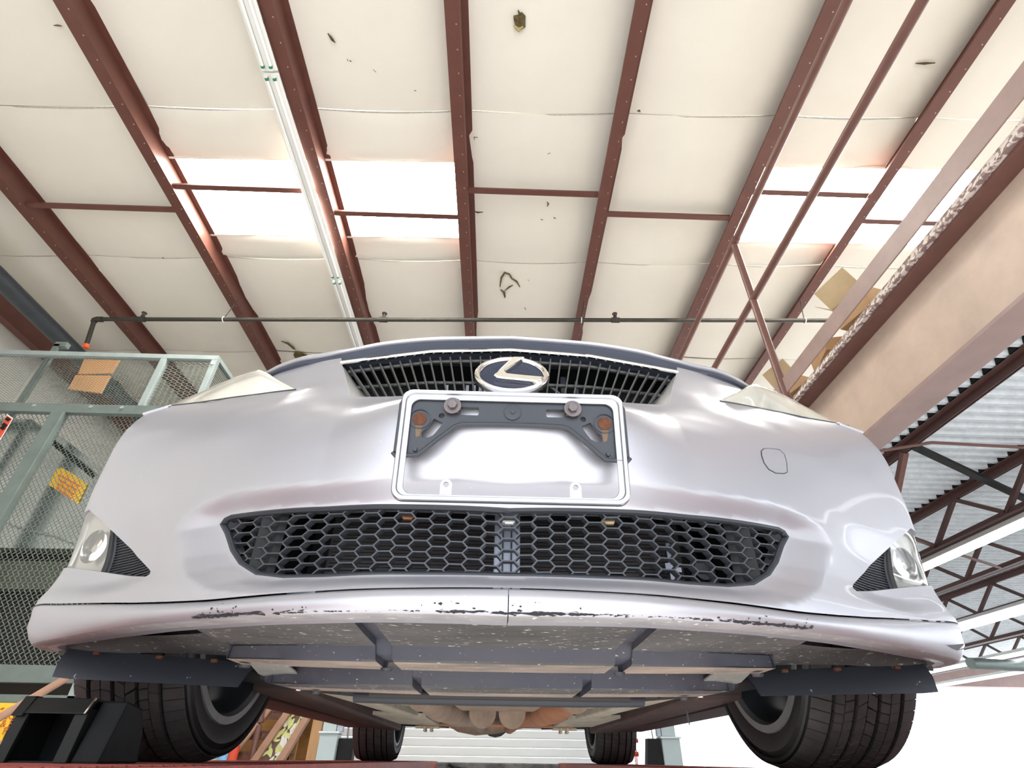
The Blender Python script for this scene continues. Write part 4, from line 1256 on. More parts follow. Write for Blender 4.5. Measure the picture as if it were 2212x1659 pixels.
for sg in (-1, 1):
    c = (sg * .1292, .1165)
    obj('screw_boss', MB().tube([pp(*c, -.006), pp(*c, -.0025), pp(*c, -.0022)], [.0150, .0150, .0135], 24, cap=False), M_BRACKET, bk, smooth=True)
    sc = MB()
    sc.tube([pp(*c, -.0045), pp(*c, -.0030), pp(*c, -.0022)], [.0100, .0094, .005], 18)
    so = obj('rusty_screw', sc, M_RUST, bk, smooth=True)
    obj('rust_streak', MB().add([pp(c[0] - .005, c[1] - .010, -.0036), pp(c[0] + .005, c[1] - .010, -.0036), pp(c[0] + .002, c[1] - .026, -.0036), pp(c[0] - .003, c[1] - .028, -.0036)], [(0, 1, 2, 3)]), mat('rust_stain', (.14, .09, .05), .7), bk)
    obj('locating_pin', MB().tube([pp(sg * .1311, .0706, -.004), pp(sg * .1311, .0706, -.001)], [.0034, .0026], 12), M_BRACKET, bk, smooth=True)
    b = (sg * .0845, .1355)
    bo = obj('bolt', MB().tube([pp(*b, .0016), pp(*b, .0030)], [.0126, .0122], 24), M_BOLT, car, smooth=True)
    bo.parent = pf; bo.matrix_parent_inverse = Matrix.Translation(-wloc(pf))
    hx = MB()
    hex_ = [(b[0] + .0070 * math.cos(math.radians(60 * i + 10)), b[1] + .0070 * math.sin(math.radians(60 * i + 10))) for i in range(6)]
    hx.prism([pp(*q, .0030) for q in hex_], PN * .006)
    obj('bolt_head', hx, M_BOLT, pf, bevel=.0007)
obj('rivet', MB().tube([pp(0, .130, -.004), pp(0, .130, -.0022), pp(0, .130, -.0016)], [.0122, .0120, .010], 24).tube([pp(0, .130, -.0016), pp(0, .130, .0002)], .0036, 6), M_BRACKET, bk, smooth=True)

# --- headlamps
for sg in (-1, 1):
    LE = [(.411, .590), (.46, .6015), (.505, .6125), (.605, .650), (.72, .685), (.79, .695), (.85, .703)]
    lo_ = [SX(sg * x, z) for x, z in LE] + [Vector(S(sg * s_of_y(-.32), .706)[0]), Vector(S(sg * s_of_y(-.22), .706)[0])]
    up_ = [(.424, -.652, .606), (.462, -.622, .634), (.540, -.556, .708), (.60, -.490, .745), (.665, -.415, .768), (.725, -.335, .783), (.78, -.245, .795), (.83, -.14, .800), (.865, -.05, .795)]
    up_ = [Vector((sg * x, y, z)) for x, y, z in up_]
    # dense interpolation
    def dense(P, n):
        t0 = np.linspace(0, 1, len(P))
        tt = np.linspace(0, 1, n)
        return [Vector((float(np.interp(t, t0, [q.x for q in P])), float(np.interp(t, t0, [q.y for q in P])), float(np.interp(t, t0, [q.z for q in P])))) for t in tt]
    A, B = dense(lo_, 33), dense(up_, 33)
    rows = []
    for k in range(9):
        v = k / 8
        r = []
        for i in range(33):
            u = i / 32
            q = A[i].lerp(B[i], v)
            bl = .030 * math.sin(math.pi * v) * min(1, 5 * u) * (1 - .3 * u)
            out = Vector((sg * (.25 + .55 * u), -.75 + .45 * u, .62)).normalized()
            r.append(q + out * bl)
        rows.append(r)
    hl = obj('headlamp', MB().grid(rows), M_LENS, car, smooth=True, fix=False)
    obj('lamp_back', MB().grid([[q + Vector((-sg * .035, .055, .0)) for q in r] for r in rows[::4]]), M_REFLECT, hl, smooth=True, fix=False)
    for (u, y, z, rr_) in ((.53, -.545, .672, .030), (.66, -.44, .70, .036), (.76, -.34, .715, .030)):
        c = Vector((sg * u, y + .035, z))
        obj('lamp_projector', MB().tube([c, c + Vector((0, -.018, .004)), c + Vector((0, -.022, .005))], [rr_ * .7, rr_, rr_ * .92], 20), M_CHROME, hl, smooth=True)
    # body colour rim along the lower edge of the lens
    obj('lamp_gap', MB().tube([q + Vector((0, 0, .0008)) for q in A[:29]], .0016, 6), M_BPLASTIC, hl, smooth=True)
    # headlamp washer cap
    c0, c1 = SX(sg * .800, .690, .002), SX(sg * .862, .676, .003)
    obj('washer_cap', MB().beam(c0, c1, .016, .008, (sg * .3, -.6, .7)), M_PAINT, car, bevel=.003)

# --- fenders, sides and the rest of the shell
def arch(yc, zc, r, a0, a1, n=18):
    return [(yc + r * math.cos(a), zc + r * math.sin(a)) for a in np.linspace(a0, a1, n)]
for sg in (-1, 1):
    X = sg * .900
    F = MB()
    # side skin as a strip: lower edge follows the arches, upper edge the shoulder
    low = [(-.245, .62)] + arch(0, .317, .372, math.radians(128), math.radians(-22), 22) + [(.40, .20), (2.30, .20)] + arch(2.73, .325, .380, math.radians(199), math.radians(-15), 22) + [(3.20, .24), (3.55, .26)]
    upz = lambda y: float(np.interp(y, [-.25, -.05, .4, 1.2, 2.4, 3.2, 3.6], [.702, .775, .86, .90, .93, .93, .90]))
    rows = [[], [], [], [], []]
    for (y, z) in low:
        zu = max(upz(y), z + .02)
        bul = [0, .004, .006, -.006, -.045]
        for k in range(5):
            t_ = (0, .3, .6, .88, 1.0)[k]
            taper = float(np.interp(y, [-.25, .2, 2.4, 3.0, 3.6], [0, 0, 0, .015, .10]))
            rows[k].append((X + sg * (bul[k] - taper), y, z + (zu - z) * t_))
    obj('body_side', F.grid(rows), M_PAINT, car, smooth=True, fix=False, angle=60)
    # fender top between bonnet and side
    rows = [[], []]
    for y in np.linspace(-.30, .60, 16):
        rows[0].append((sg * float(np.interp(y, [-.30, -.05, .6], [.80, .855, .855])), y, upz(y)))
        rows[1].append((sg * float(np.interp(y, [-.30, 0, .6], [.70, .742, .742])), y, float(np.interp(y, [-.30, 0, .6], [.79, .845, .945]))))
    obj('fender', MB().grid(rows), M_PAINT, car, smooth=True, fix=False)
    # sill and underside edge
    obj('sill', MB().box((min(sg * .90, sg * .72), .40, .165), (max(sg * .90, sg * .72), 2.33, .215)), M_SILL, car, bevel=.015)
    # wheel-arch liner
    lin = MB()
    lin.lathe([(sg * .48, .366), (sg * .862, .366)], (0, 0, .317), 24, math.radians(0), math.radians(180))
    obj('wheel_arch_liner', lin, M_SILL, car, smooth=True, fix=False)
    lin = MB().lathe([(sg * .48, .385), (sg * .88, .385)], (0, 2.73, .325), 24, math.radians(0), math.radians(180))
    obj('wheel_arch_liner', lin, M_SILL, car, smooth=True, fix=False)
    # inner panel of the liner between lip and flap, splashed with road dirt
    rows = []
    for k in range(7):
        t_ = k / 6
        rows.append([(sg * float(x), float(np.interp(t_, [0, 1], [np.interp(x, [.44, .60, .72, .86], [-.575, -.48, -.41, -.36]), -.345])), float(np.interp(t_, [0, .5, 1], [np.interp(x, [.44, .86], [.186, .200]), .192, .172]) + .006 * math.sin(9 * x + 2 * t_))) for x in np.linspace(.44, .865, 14)])
    obj('front_liner', MB().grid(rows), M_LINER, car, smooth=True, fix=False)
    # air deflector flap ahead of the wheel, hung on clips
    fp = MB()
    top_ = [(sg * x, -.36 + .02 * math.sin(3 * x), float(np.interp(x, [.478, .60, .845], [.163, .170, .184]))) for x in np.linspace(.478, .848, 14)]
    bot_ = [(sg * x, -.372, float(np.interp(x, [.484, .83], [.119, .129]))) for x in np.linspace(.492, .858 - .022, 14)]
    bot_[-1] = (sg * .838, -.372, .131)
    fp.grid([[Vector(p) + Vector((0, d_, 0)) for p in r] for d_, r in ((0, top_), (-.006, [tuple((Vector(a).lerp(Vector(b), .5))) for a, b in zip(top_, bot_)]), (0, bot_))])
    fp.grid([[Vector(p) + Vector((0, d_ + .004, 0)) for p in r] for d_, r in ((0, bot_), (-.006, [tuple((Vector(a).lerp(Vector(b), .5))) for a, b in zip(top_, bot_)]), (0, top_))])
    fp.grid([bot_, [Vector(p) + Vector((0, .004, 0)) for p in bot_]])
    flap = obj('air_deflector', fp, M_FLAP, car, smooth=True, fix=False)
    for x in (.55, .655, .775):
        obj('deflector_clip', MB().box((sg * x - .0055, -.3745, .157 + .04 * (x - .48)), (sg * x + .0055, -.366, .1625 + .04 * (x - .48))), M_RUST, flap, bevel=.001)
    obj('deflector_flange', MB().grid([top_, [Vector(p) + Vector((0, .045, .004)) for p in top_]]), M_FLAP, flap, smooth=True, fix=False)
# greenhouse and tail
gl = MB()
rows = [[(x * .70, .55 + .05 * abs(x) ** 2, .975 - .02 * x * x) for x in np.linspace(-1, 1, 13)], [(x * .56, 1.25, 1.38 - .03 * x * x) for x in np.linspace(-1, 1, 13)]]
obj('windscreen', gl.grid(rows), M_GLASS, car, smooth=True, fix=False)
rows = [[(x * .56, y, z - .03 * x * x) for x in np.linspace(-1, 1, 13)] for y, z in ((1.25, 1.38), (1.5, 1.415), (1.9, 1.42), (2.3, 1.39), (2.5, 1.35))]
obj('roof', MB().grid(rows), M_PAINT, car, smooth=True, fix=False)
rows = [[(x * .56, 2.5, 1.35 - .03 * x * x) for x in np.linspace(-1, 1, 13)], [(x * .66, 3.15, 1.02 - .02 * x * x) for x in np.linspace(-1, 1, 13)]]
obj('rear_window', MB().grid(rows), M_GLASS, car, smooth=True, fix=False)
for sg in (-1, 1):
    obj('side_window', MB().grid([[(sg * .80, .62, .93), (sg * .84, 1.2, .92), (sg * .84, 2.4, .94), (sg * .80, 3.1, .98)], [(sg * .70, .60, .97), (sg * .57, 1.26, 1.36), (sg * .57, 2.48, 1.33), (sg * .67, 3.12, 1.01)]]), M_GLASS, car, fix=False)
rows = [[(x * .68, 3.12, 1.02 - .02 * x * x) for x in np.linspace(-1, 1, 13)], [(x * .70, 3.55, .99 - .03 * x * x) for x in np.linspace(-1, 1, 13)], [(x * .80, 3.66, .85) for x in np.linspace(-1, 1, 13)], [(x * .82, 3.70, .55) for x in np.linspace(-1, 1, 13)], [(x * .80, 3.64, .26) for x in np.linspace(-1, 1, 13)]]
obj('boot_and_rear_bumper', MB().grid(rows), M_PAINT, car, smooth=True, fix=False)

# --- engine undertray: stepped moulded panels with slanted channels between
def tray(name, xl, xr, prof, m0, m1, taper=0.0, wave=0.0):
    """prof: (y, z) from front to back; xl/xr: half limits at front and back"""
    rows_a = []
    n = 12
    for i, (y, z) in enumerate(prof):
        t_ = i / (len(prof) - 1)
        a, b = xl[0] + (xl[1] - xl[0]) * t_, xr[0] + (xr[1] - xr[0]) * t_
        rows_a.append([(a + (b - a) * k / n, y + ysh(a + (b - a) * k / n, t_ if m0 is M_TRAY else 1.0), z + zsh(a + (b - a) * k / n) + wave * math.sin(k * 1.7 + i)) for k in range(n + 1)])
    o = obj(name, MB().grid(rows_a), m0, car, smooth=True, fix=False, angle=28)
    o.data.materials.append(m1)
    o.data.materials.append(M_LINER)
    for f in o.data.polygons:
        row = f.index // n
        if abs(f.normal.z) > .80: f.material_index = 1 if row > 4 else 2  # rear flats get the painted-lit tan, front flats the splashed grey, steps stay shaded
    sd_ = MB()
    for s_i in (0, n):
        sd_.grid([[r[s_i] for r in rows_a], [Vector(r[s_i]) + Vector((0, .01, .030)) for r in rows_a]])
    sd_.grid([rows_a[-1], [Vector(q) + Vector((0, .006, .030)) for q in rows_a[-1]]])
    obj('panel_edge', sd_, M_TRAY, o, fix=False)
    return o
def ysh(x, t_=0.0): return float(pchip(PLX, PLD, abs(x))) * (.92 - .70 * t_)
def zsh(x): return .05 * x * x
T1 = [(-.775, .160), (-.70, .1570), (-.632, .1555), (-.626, .1540), (-.617, .1360), (-.611, .1335), (-.560, .1325), (-.535, .1320), (-.530, .135)]
T2 = [(-.56, .156), (-.450, .1525), (-.438, .1490), (-.426, .1205), (-.418, .1180), (-.36, .1172), (-.300, .1168), (-.294, .121)]
tray('undertray_centre', (-.176, -.166), (.176, .166), T1, M_TRAY, M_TRAYLIT)
tray('undertray_side', (-.470, -.440), (-.204, -.192), T1, M_TRAY, M_TRAYLIT)
tray('undertray_side', (.204, .192), (.470, .440), T1, M_TRAY, M_TRAYLIT)
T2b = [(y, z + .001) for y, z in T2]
tray('undertray_rear_centre', (-.150, -.140), (.150, .140), T2, M_TRAY, M_TRAYLIT)
tray('undertray_rear_side', (-.50, -.40), (-.166, -.158), T2b, M_TRAY, M_TRAYLIT)
tray('undertray_rear_side', (.166, .158), (.50, .40), T2b, M_TRAY, M_TRAYLIT)
for sg in (-1, 1):   # channel floors
    ch = MB()
    ch.grid([[(sg * x, y + ysh(x, i / 8), z + .012) for x in (.160, .175, .19, .206, .22)] for i, (y, z) in enumerate(T1)])
    obj('tray_channel', ch, M_TRAY, car, smooth=True, fix=False)
    ch = MB().grid([[(sg * x, y + ysh(x, .8), z + .016) for x in (.130, .158, .18)] for y, z in T2])
    obj('tray_channel', ch, M_TRAY, car, smooth=True, fix=False)
    for y, x, z in ((-.545, .19, .1335), (-.545, .43, .138), (-.31, .37, .121)):
        yy = y + ysh(x, 1.0)
        obj('tray_fastener', MB().tube([(sg * x, yy, z), (sg * x, yy, z - .004)], [.010, .008], 12), M_BPLASTIC, car, smooth=True)
    # splash wing at the outer end of the tray
    wing = [(.445, -.50, .160), (.462, -.42, .152), (.470, -.345, .144), (.44, -.25, .136), (.39, -.24, .133), (.39, -.44, .150)]
    obj('tray_wing', MB().prism([(sg * x, y, z) for x, y, z in wing], (0, 0, .004)), M_WING, car, bevel=.001)
    wing2 = [(.47, -.35, .160), (.52, -.20, .150), (.46, .02, .150), (.40, .04, .146), (.38, -.24, .138)]
    obj('tray_wing', MB().prism([(sg * x, y, z) for x, y, z in wing2], (0, 0, .004)), M_SILL, car, bevel=.001)
    obj('tray_bolt', MB().tube([(sg * .435, -.20, .137), (sg * .435, -.20, .130)], [.011, .007], 12), M_CHROME, car, smooth=True)
# floor of the engine bay and body
obj('floor_pan', MB().box((-.74, .35, .215), (.74, 3.3, .235)).box((-.46, -.55, .19), (.46, .36, .20)), M_UNDER, car)
cm = MB().tube([(-.36, .02, .142), (-.2, .0, .138), (0, -.01, .137), (.2, .0, .138), (.36, .02, .142)], .016, 12)
obj('front_crossmember', cm, M_BPLASTIC, car, smooth=True)
obj('stabiliser_bar', MB().tube([(-.30, -.10, .136), (.30, -.10, .136)], .010, 10), M_SILL, car, smooth=True)
for sg in (-1, 1):
    obj('subframe_rail', MB().hexa([(sg * .42, -.05, .150), (sg * .50, -.03, .156), (sg * .50, -.03, .19), (sg * .42, -.05, .19)], [(sg * .28, 1.25, .148), (sg * .36, 1.28, .152), (sg * .36, 1.28, .20), (sg * .28, 1.25, .20)]), M_RAIL, car, bevel=.006)
    obj('rail_foot', MB().prism([(sg * .28, .95, .150), (sg * .50, 1.0, .158), (sg * .46, 1.5, .150), (sg * .26, 1.45, .140)], (0, 0, .012)), M_RAIL, car)
    obj('heat_shield', MB().prism([(sg * .20, .25, .160), (sg * .33, .20, .160), (sg * .33, .62, .165), (sg * .22, .66, .160)], (0, 0, .01)), M_RAIL, car)
    obj('control_arm', MB().tube([(sg * .36, .05, .17), (sg * .55, -.02, .175), (sg * .66, 0, .19)], [.03, .024, .02], 10), M_SILL, car, smooth=True)
    obj('rear_arm', MB().tube([(sg * .30, 2.55, .20), (sg * .68, 2.70, .22)], .022, 10), M_SILL, car, smooth=True)
    obj('inner_sill', MB().hexa([(sg * .52, .10, .150), (sg * .66, .12, .155), (sg * .66, .12, .215), (sg * .52, .10, .215)], [(sg * .56, 2.25, .150), (sg * .70, 2.25, .155), (sg * .70, 2.25, .215), (sg * .56, 2.25, .215)]), M_UNDER, car, bevel=.01)
    mE = M_EXH if sg < 0 else M_EXHR
    obj('exhaust_pipe', MB().tube([(sg * .235, .35, .175), (sg * .20, .62, .168), (sg * .15, .95, .165), (sg * .10, 1.25, .165), (sg * .08, 2.2, .17)], [.036, .050, .046, .032, .030], 16), mE, car, smooth=True)
    obj('exhaust_flange', MB().tube([(sg * .055, .80, .158), (sg * .055, .83, .158)], .050, 20), M_EXH, car, smooth=True)
    obj('exhaust_flange', MB().tube([(sg * .235, .34, .175), (sg * .235, .37, .175)], .045, 18), M_EXH, car, smooth=True)
    obj('jack_bracket', MB().box((min(sg * .27, sg * .38), 1.46, .132), (max(sg * .27, sg * .38), 1.50, .142)).box((min(sg * .30, sg * .31), 1.44, .12), (max(sg * .30, sg * .31), 1.52, .15)).box((min(sg * .33, sg * .34), 1.44, .12), (max(sg * .33, sg * .34), 1.52, .15)), M_RAIL, car)
obj('gearbox_crossmember', MB().beam((-.36, 1.42, .146), (.36, 1.42, .146), .06, .012), M_EXHR, car, bevel=.004)
obj('oil_pan', MB().hexa([(-.16, .12, .150), (.16, .12, .150), (.16, .12, .21), (-.16, .12, .21)], [(-.14, .70, .156), (.14, .70, .156), (.14, .70, .21), (-.14, .70, .21)]), M_EXH, car, bevel=.015)
obj('silencer', MB().tube([(-.30, 2.30, .215), (-.22, 2.32, .200), (-.12, 2.35, .190), (.0, 2.35, .195), (.20, 2.32, .21)], [.03, .05, .055, .05, .03], 16), M_EXH, car, smooth=True)
obj('differential', MB().tube([(0, 2.55, .24), (0, 2.65, .235), (0, 2.80, .24)], [.06, .10, .06], 16), M_SILL, car, smooth=True)
obj('hanging_wire', MB().tube([(.60, .45, .165), (.605, .455, .13), (.607, .46, .112)], [.0015, .004, .0012], 6), M_BPLASTIC, car, smooth=True)

# --- wheels
def wheel(cx, cy, R, W, rimr, sg, ribs, nblk, front):
    root = bpy.data.objects.new('wheel', None)
    COL.objects.link(root)
    root.location = (cx, cy, R)
    setp(root, car)
    root.location = (cx, cy, R)
    root.matrix_parent_inverse = Matrix.Translation(-wloc(car))
    h = W / 2
    k = R - .009
    prof = [(-h + .012, rimr + .004), (-h - .002, rimr + .020), (-h - .006, rimr + .05), (-h + .004, R - .034), (-h + .014, R - .018), (-h + .026, k - .001), (0, k + .001), (h - .026, k - .001), (h - .014, R - .018), (h - .004, R - .034), (h + .006, rimr + .05), (h + .002, rimr + .020), (h - .012, rimr + .004)]
    tr = obj('tyre', MB().lathe(prof, (cx, cy, R), 72), M_TYRESIDE, root, smooth=True, fix=False)
    tb = MB()
    for (x0, x1, skew, cut, drop, nn) in ribs:
        for q in range(nn):
            a0, a1 = 2 * math.pi * q / nn, 2 * math.pi * (q + 1 - cut) / nn
            sk = skew / R
            def P(x, a, r): return (cx + x, cy + r * math.cos(a), R + r * math.sin(a))
            ra = R - drop * (1 if abs(x0) > abs(x1) else 0); rb_ = R - drop * (1 if abs(x1) > abs(x0) else 0)
            tb.hexa([P(x0, a0, k - .004), P(x1, a0 + sk, k - .004), P(x1, a1 + sk, k - .004), P(x0, a1, k - .004)], [P(x0, a0, ra), P(x1, a0 + sk, rb_), P(x1, a1 + sk, rb_), P(x0, a1, ra)])
    obj('tread', tb, M_TYRE, root, kind='stuff')
    # raised ring on the sidewalls
    for s2 in (-1, 1):
        obj('sidewall_ring', MB().lathe([(s2 * (h + .004), rimr + .062), (s2 * (h + .0075), rimr + .066), (s2 * (h + .004), rimr + .070)], (cx, cy, R), 72), M_TYRESIDE, root, smooth=True, fix=False)
    i = -sg     # inner side
    rp = [(i * (h - .006), rimr + .014), (i * (h + .001), rimr + .012), (i * (h + .001), rimr - .004), (i * (h - .012), rimr - .010)]
    rim = obj('rim', MB().lathe(rp, (cx, cy, R), 64), M_RIM, root, smooth=True, fix=False)
    bp = [(i * (h - .012), rimr - .010), (i * (h - .05), rimr - .026), (i * (-h + .05), rimr - .034), (i * (-h + .03), rimr - .02), (i * (-h + .004), rimr + .006)]
    obj('rim_barrel', MB().lathe(bp, (cx, cy, R), 64), M_RIMDARK, root, smooth=True, fix=False)
    sp = MB()
    for q in range(10):
        a = 2 * math.pi * q / 10
        sp.beam((cx - i * (h - .03), cy + .04 * math.cos(a), R + .04 * math.sin(a)), (cx - i * (h - .022), cy + (rimr - .02) * math.cos(a), R + (rimr - .02) * math.sin(a)), .030, .022, (1, 0, 0))
    obj('spokes', sp, M_RIM, root, bevel=.003)
    obj('hub', MB().tube([(cx + i * .03, cy, R), (cx - i * (h - .02), cy, R)], [.075, .06], 24), M_RIM, root, smooth=True)
    obj('brake_disc', MB().tube([(cx + i * .035, cy, R), (cx + i * .010, cy, R)], rimr - .065, 40), M_RIMDARK, root, smooth=True)
    cal = MB()
    for a in np.linspace(math.radians(150), math.radians(215), 6):
        cal.box((min(cx + i * .07, cx - i * .01), cy + (rimr - .085) * math.cos(a) - .022, R + (rimr - .085) * math.sin(a) - .022), (max(cx + i * .07, cx - i * .01), cy + (rimr - .085) * math.cos(a) + .022, R + (rimr - .085) * math.sin(a) + .022))
    obj('brake_caliper', cal, M_RIMDARK, root)
    return root
fr = [(-.1125, -.078, .003, .10, .012, 76), (-.069, -.051, -.003, .10, 0, 92), (-.049, -.030, .004, .16, 0, 84), (-.021, -.002, .010, .14, 0, 62), (.000, .019, -.012, .14, 0, 62), (.028, .046, -.004, .16, 0, 84), (.048, .067, .003, .10, 0, 92), (.076, .1125, .003, .10, .012, 76)]
rr2 = [(-.1225, -.085, .004, .08, .012, 70), (-.077, -.040, .014, .05, 0, 70), (-.032, .006, .014, .05, 0, 70), (.014, .052, .014, .05, 0, 70), (.060, .085, .014, .05, 0, 70), (.092, .1225, .004, .08, .012, 70)]
for sg in (-1, 1):
    wheel(sg * .7675, 0, .320, .222, .232, sg, fr if sg < 0 else [(-b, -a, s_, c, d, n) for a, b, s_, c, d, n in fr], 58, True)
    wheel(sg * .7675, 2.73, .326, .242, .232, sg, rr2, 70, False)

# ================================================================== THE LIFT AND THINGS AROUND IT
def runway(x0, x1, label):
    t = thing('lift_runway', label, 'vehicle lift', ((x0 + x1) / 2, 1.7, -.16), 'lift runways under the car')
    obj('deck_plate', MB().box((x0, -1.02, -.012), (x1, 4.52, -.0004)), M_LIFT, t)
    obj('side_channel', MB().box((x0, -1.02, -.16), (x0 + .012, 4.52, -.012)).box((x0, -1.02, -.16), (x0 + .06, 4.52, -.15)), M_LIFT, t)
    obj('side_channel', MB().box((x1 - .012, -1.02, -.16), (x1, 4.52, -.012)).box((x1 - .06, -1.02, -.16), (x1, 4.52, -.15)), M_LIFT, t)
    obj('end_plate', MB().box((x0 + .012, 4.508, -.16), (x1 - .012, 4.52, -.012)), M_LIFT, t)
    obj('end_plate', MB().box((x0 + .012, -1.02, -.16), (x1 - .012, -1.008, -.012)), M_LIFT, t)
    rb = MB()
    y = -.95
    while y < 4.5:
        rb.box((x0 + .02, y, -.0006), (x1 - .02, y + .006, .0012))
        y += .035
    obj('grip_rib', rb, M_LIFT, t, kind='stuff')
    return t
runway(-1.12, -.52, 'red steel lift runway under the left wheels')
runway(.60, 1.15, 'red steel lift runway under the right wheels')
t = thing('lift_cross_beam', 'dark stained cross beam between the runway ends', 'beam', (0.05, 4.62, -.16))
obj('web', MB().box((-1.45, 4.56, -.20), (1.45, 4.70, -.006)), mat('stained_grey_steel', (.16, .16, .165), .6, var=.7, vscale=9, var_col=(.03, .03, .03)), t, bevel=.01)
obj('bracket', MB().tube([(-.42, 4.555, -.02), (-.36, 4.555, -.05), (-.22, 4.555, -.06)], .012, 8), M_BLACKSTEEL, t, smooth=True)

def lift_column(x0, x1, y, sg, label):
    t = thing('lift_column', label, 'lift column', ((x0 + x1) / 2, y, FLOOR_Z), 'grey lift columns')
    xa, xb = x0, x1
    obj('lower_sleeve', MB().box((xa, y, FLOOR_Z), (xb, y + .16, .205)), M_COLUMN, t, bevel=.006)
    obj('sleeve_collar', MB().box((xa - .012, y - .012, .205), (xb + .012, y + .172, .222)), mat('pale_collar', (.62, .68, .66), .4), t, bevel=.003)
    obj('post', MB().box((xa + .01, y + .02, .222), (xb - .03, y + .14, 1.3)), M_COLUMN, t, bevel=.004)
    obj('ladder_track', MB().box((xb - .025 if sg < 0 else xa - .03, y + .03, .222), (xb + .03 if sg < 0 else xa + .005, y + .10, 1.3)), M_ALU, t)
    return t
lift_column(-1.665, -1.495, 4.60, -1, 'pale grey lift column behind the left rear wheel')
lift_column(1.615, 1.790, 4.60, 1, 'pale grey lift column behind the right rear wheel')
t = thing('carriage_box', 'black lift carriage box beside the right grey column', 'box', (1.53, 4.66, FLOOR_Z))
obj('box_body', MB().prism([(1.452, 4.62, -.02), (1.612, 4.62, -.02), (1.600, 4.62, .205), (1.485, 4.62, .205)], (0, .12, 0)), M_BLACKSTEEL, t, bevel=.004)
obj('box_leg', MB().box((1.50, 4.64, FLOOR_Z), (1.60, 4.72, -.02)), M_BLACKSTEEL, t)
obj('lift_cable', MB().tube([(1.545, 4.66, .205), (1.540, 4.66, .25), (1.530, 4.66, .60), (1.53, 4.66, 1.2)], .006, 6), M_ALU, t, smooth=True)
t = thing('carriage_box', 'black lift carriage box beside the left grey column', 'box', (-1.42, 4.68, FLOOR_Z))
obj('box_body', MB().box((-1.492, 4.66, FLOOR_Z), (-1.345, 4.78, .17)), M_BLACKSTEEL, t, bevel=.006)
obj('lift_cable', MB().tube([(-1.42, 4.70, .17), (-1.425, 4.70, .25), (-1.43, 4.70, 1.0)], .010, 6), M_ALU, t, smooth=True)
o = obj('valve', MB().tube([at(1372, 1600, 5.4), at(1378, 1600, 5.4)], .02, 8).tube([at(1372, 1600, 5.4) + Vector((0, 0, .0)), at(1372, 1600, 5.4) + Vector((0, .05, -1.6))], .006, 6), M_REDSIGN)
tag(o, 'small upper red valve handle right of the right rear tyre', 'valve')
o = obj('valve', MB().tube([at(1371, 1629, 5.4), at(1379, 1629, 5.4)], .022, 8).tube([at(1371, 1629, 5.4), at(1371, 1629, 5.4) + Vector((.06, -.09, -1.4))], .006, 6), M_REDSIGN)
tag(o, 'small lower red valve handle right of the right rear tyre', 'valve')

# wheel stop on the left runway
def A_(px, py, y=-.42): return at(px, py, y)
t = thing('wheel_stop', 'black open-fronted steel wheel stop before the left front tyre', 'wheel stop', (-.77, -.36, 0))
F0 = dict(tl=A_(58, 1508), tr=A_(205, 1510), bl=A_(8, 1642), br=A_(150, 1644))
z1, z0 = .0945, .001
xl, xr = -.832, -.712
D = Vector((0, .12, -.0))
bar = MB().hexa([(xl, -.430, .070), (xr, -.430, .070), (xr, -.422, .070), (xl, -.422, .070)], [(xl, -.415, z1), (xr, -.415, z1), (xr, -.405, z1), (xl, -.405, z1)])
obj('top_bar', bar, M_OLIVE, t, bevel=.002)
for x, w in ((xl, .020), (xr - .022, .022)):
    obj('upright', MB().hexa([(x, -.432, z0), (x + w, -.432, z0), (x + w, -.424, z0), (x, -.424, z0)], [(x, -.424, .075), (x + w, -.424, .075), (x + w, -.416, .075), (x, -.416, .075)]), M_OLIVE, t, bevel=.0015)
obj('end_cap', MB().hexa([(xl - .003, -.4335, .066), (xl + .016, -.4335, .066), (xl + .016, -.405, .066), (xl - .003, -.405, .066)], [(xl - .003, -.418, z1 + .002), (xl + .016, -.418, z1 + .002), (xl + .016, -.40, z1 + .002), (xl - .003, -.40, z1 + .002)]), M_OLIVE, t, bevel=.0015)
obj('inner_wall', MB().box((xl + .001, -.42, z0), (xl + .005, -.33, .078)), M_BLACKSTEEL, t)
obj('inner_wall', MB().box((xr - .005, -.42, z0), (xr - .001, -.33, .078)), M_BLACKSTEEL, t)
obj('inner_tray', MB().box((xl + .004, -.33, z0), (xr - .004, -.325, .085)).box((xl + .004, -.42, z0), (xr - .004, -.33, z0 + .003)), M_BLACKSTEEL, t)
ck = MB()
pr_ = [(-.425, z0), (-.30, z0), (-.318, .05), (-.345, .085), (-.40, z1 - .002)]
ck.prism([(xr + .001, y, z) for y, z in pr_], (.046, 0, 0))
obj('cheek_block', ck, M_BLACKSTEEL, t, bevel=.004)
obj('top_plate', MB().hexa([(xl, -.408, z1 - .004), (xr, -.408, z1 - .004), (xr, -.33, .080), (xl, -.33, .080)], [(xl, -.408, z1), (xr, -.408, z1), (xr, -.33, .084), (xl, -.33, .084)]), M_OLIVE, t)
obj('bright_edge', MB().beam((xr - .001, -.4315, .070), (xr - .001, -.417, z1), .003, .003), M_CHROME, t)

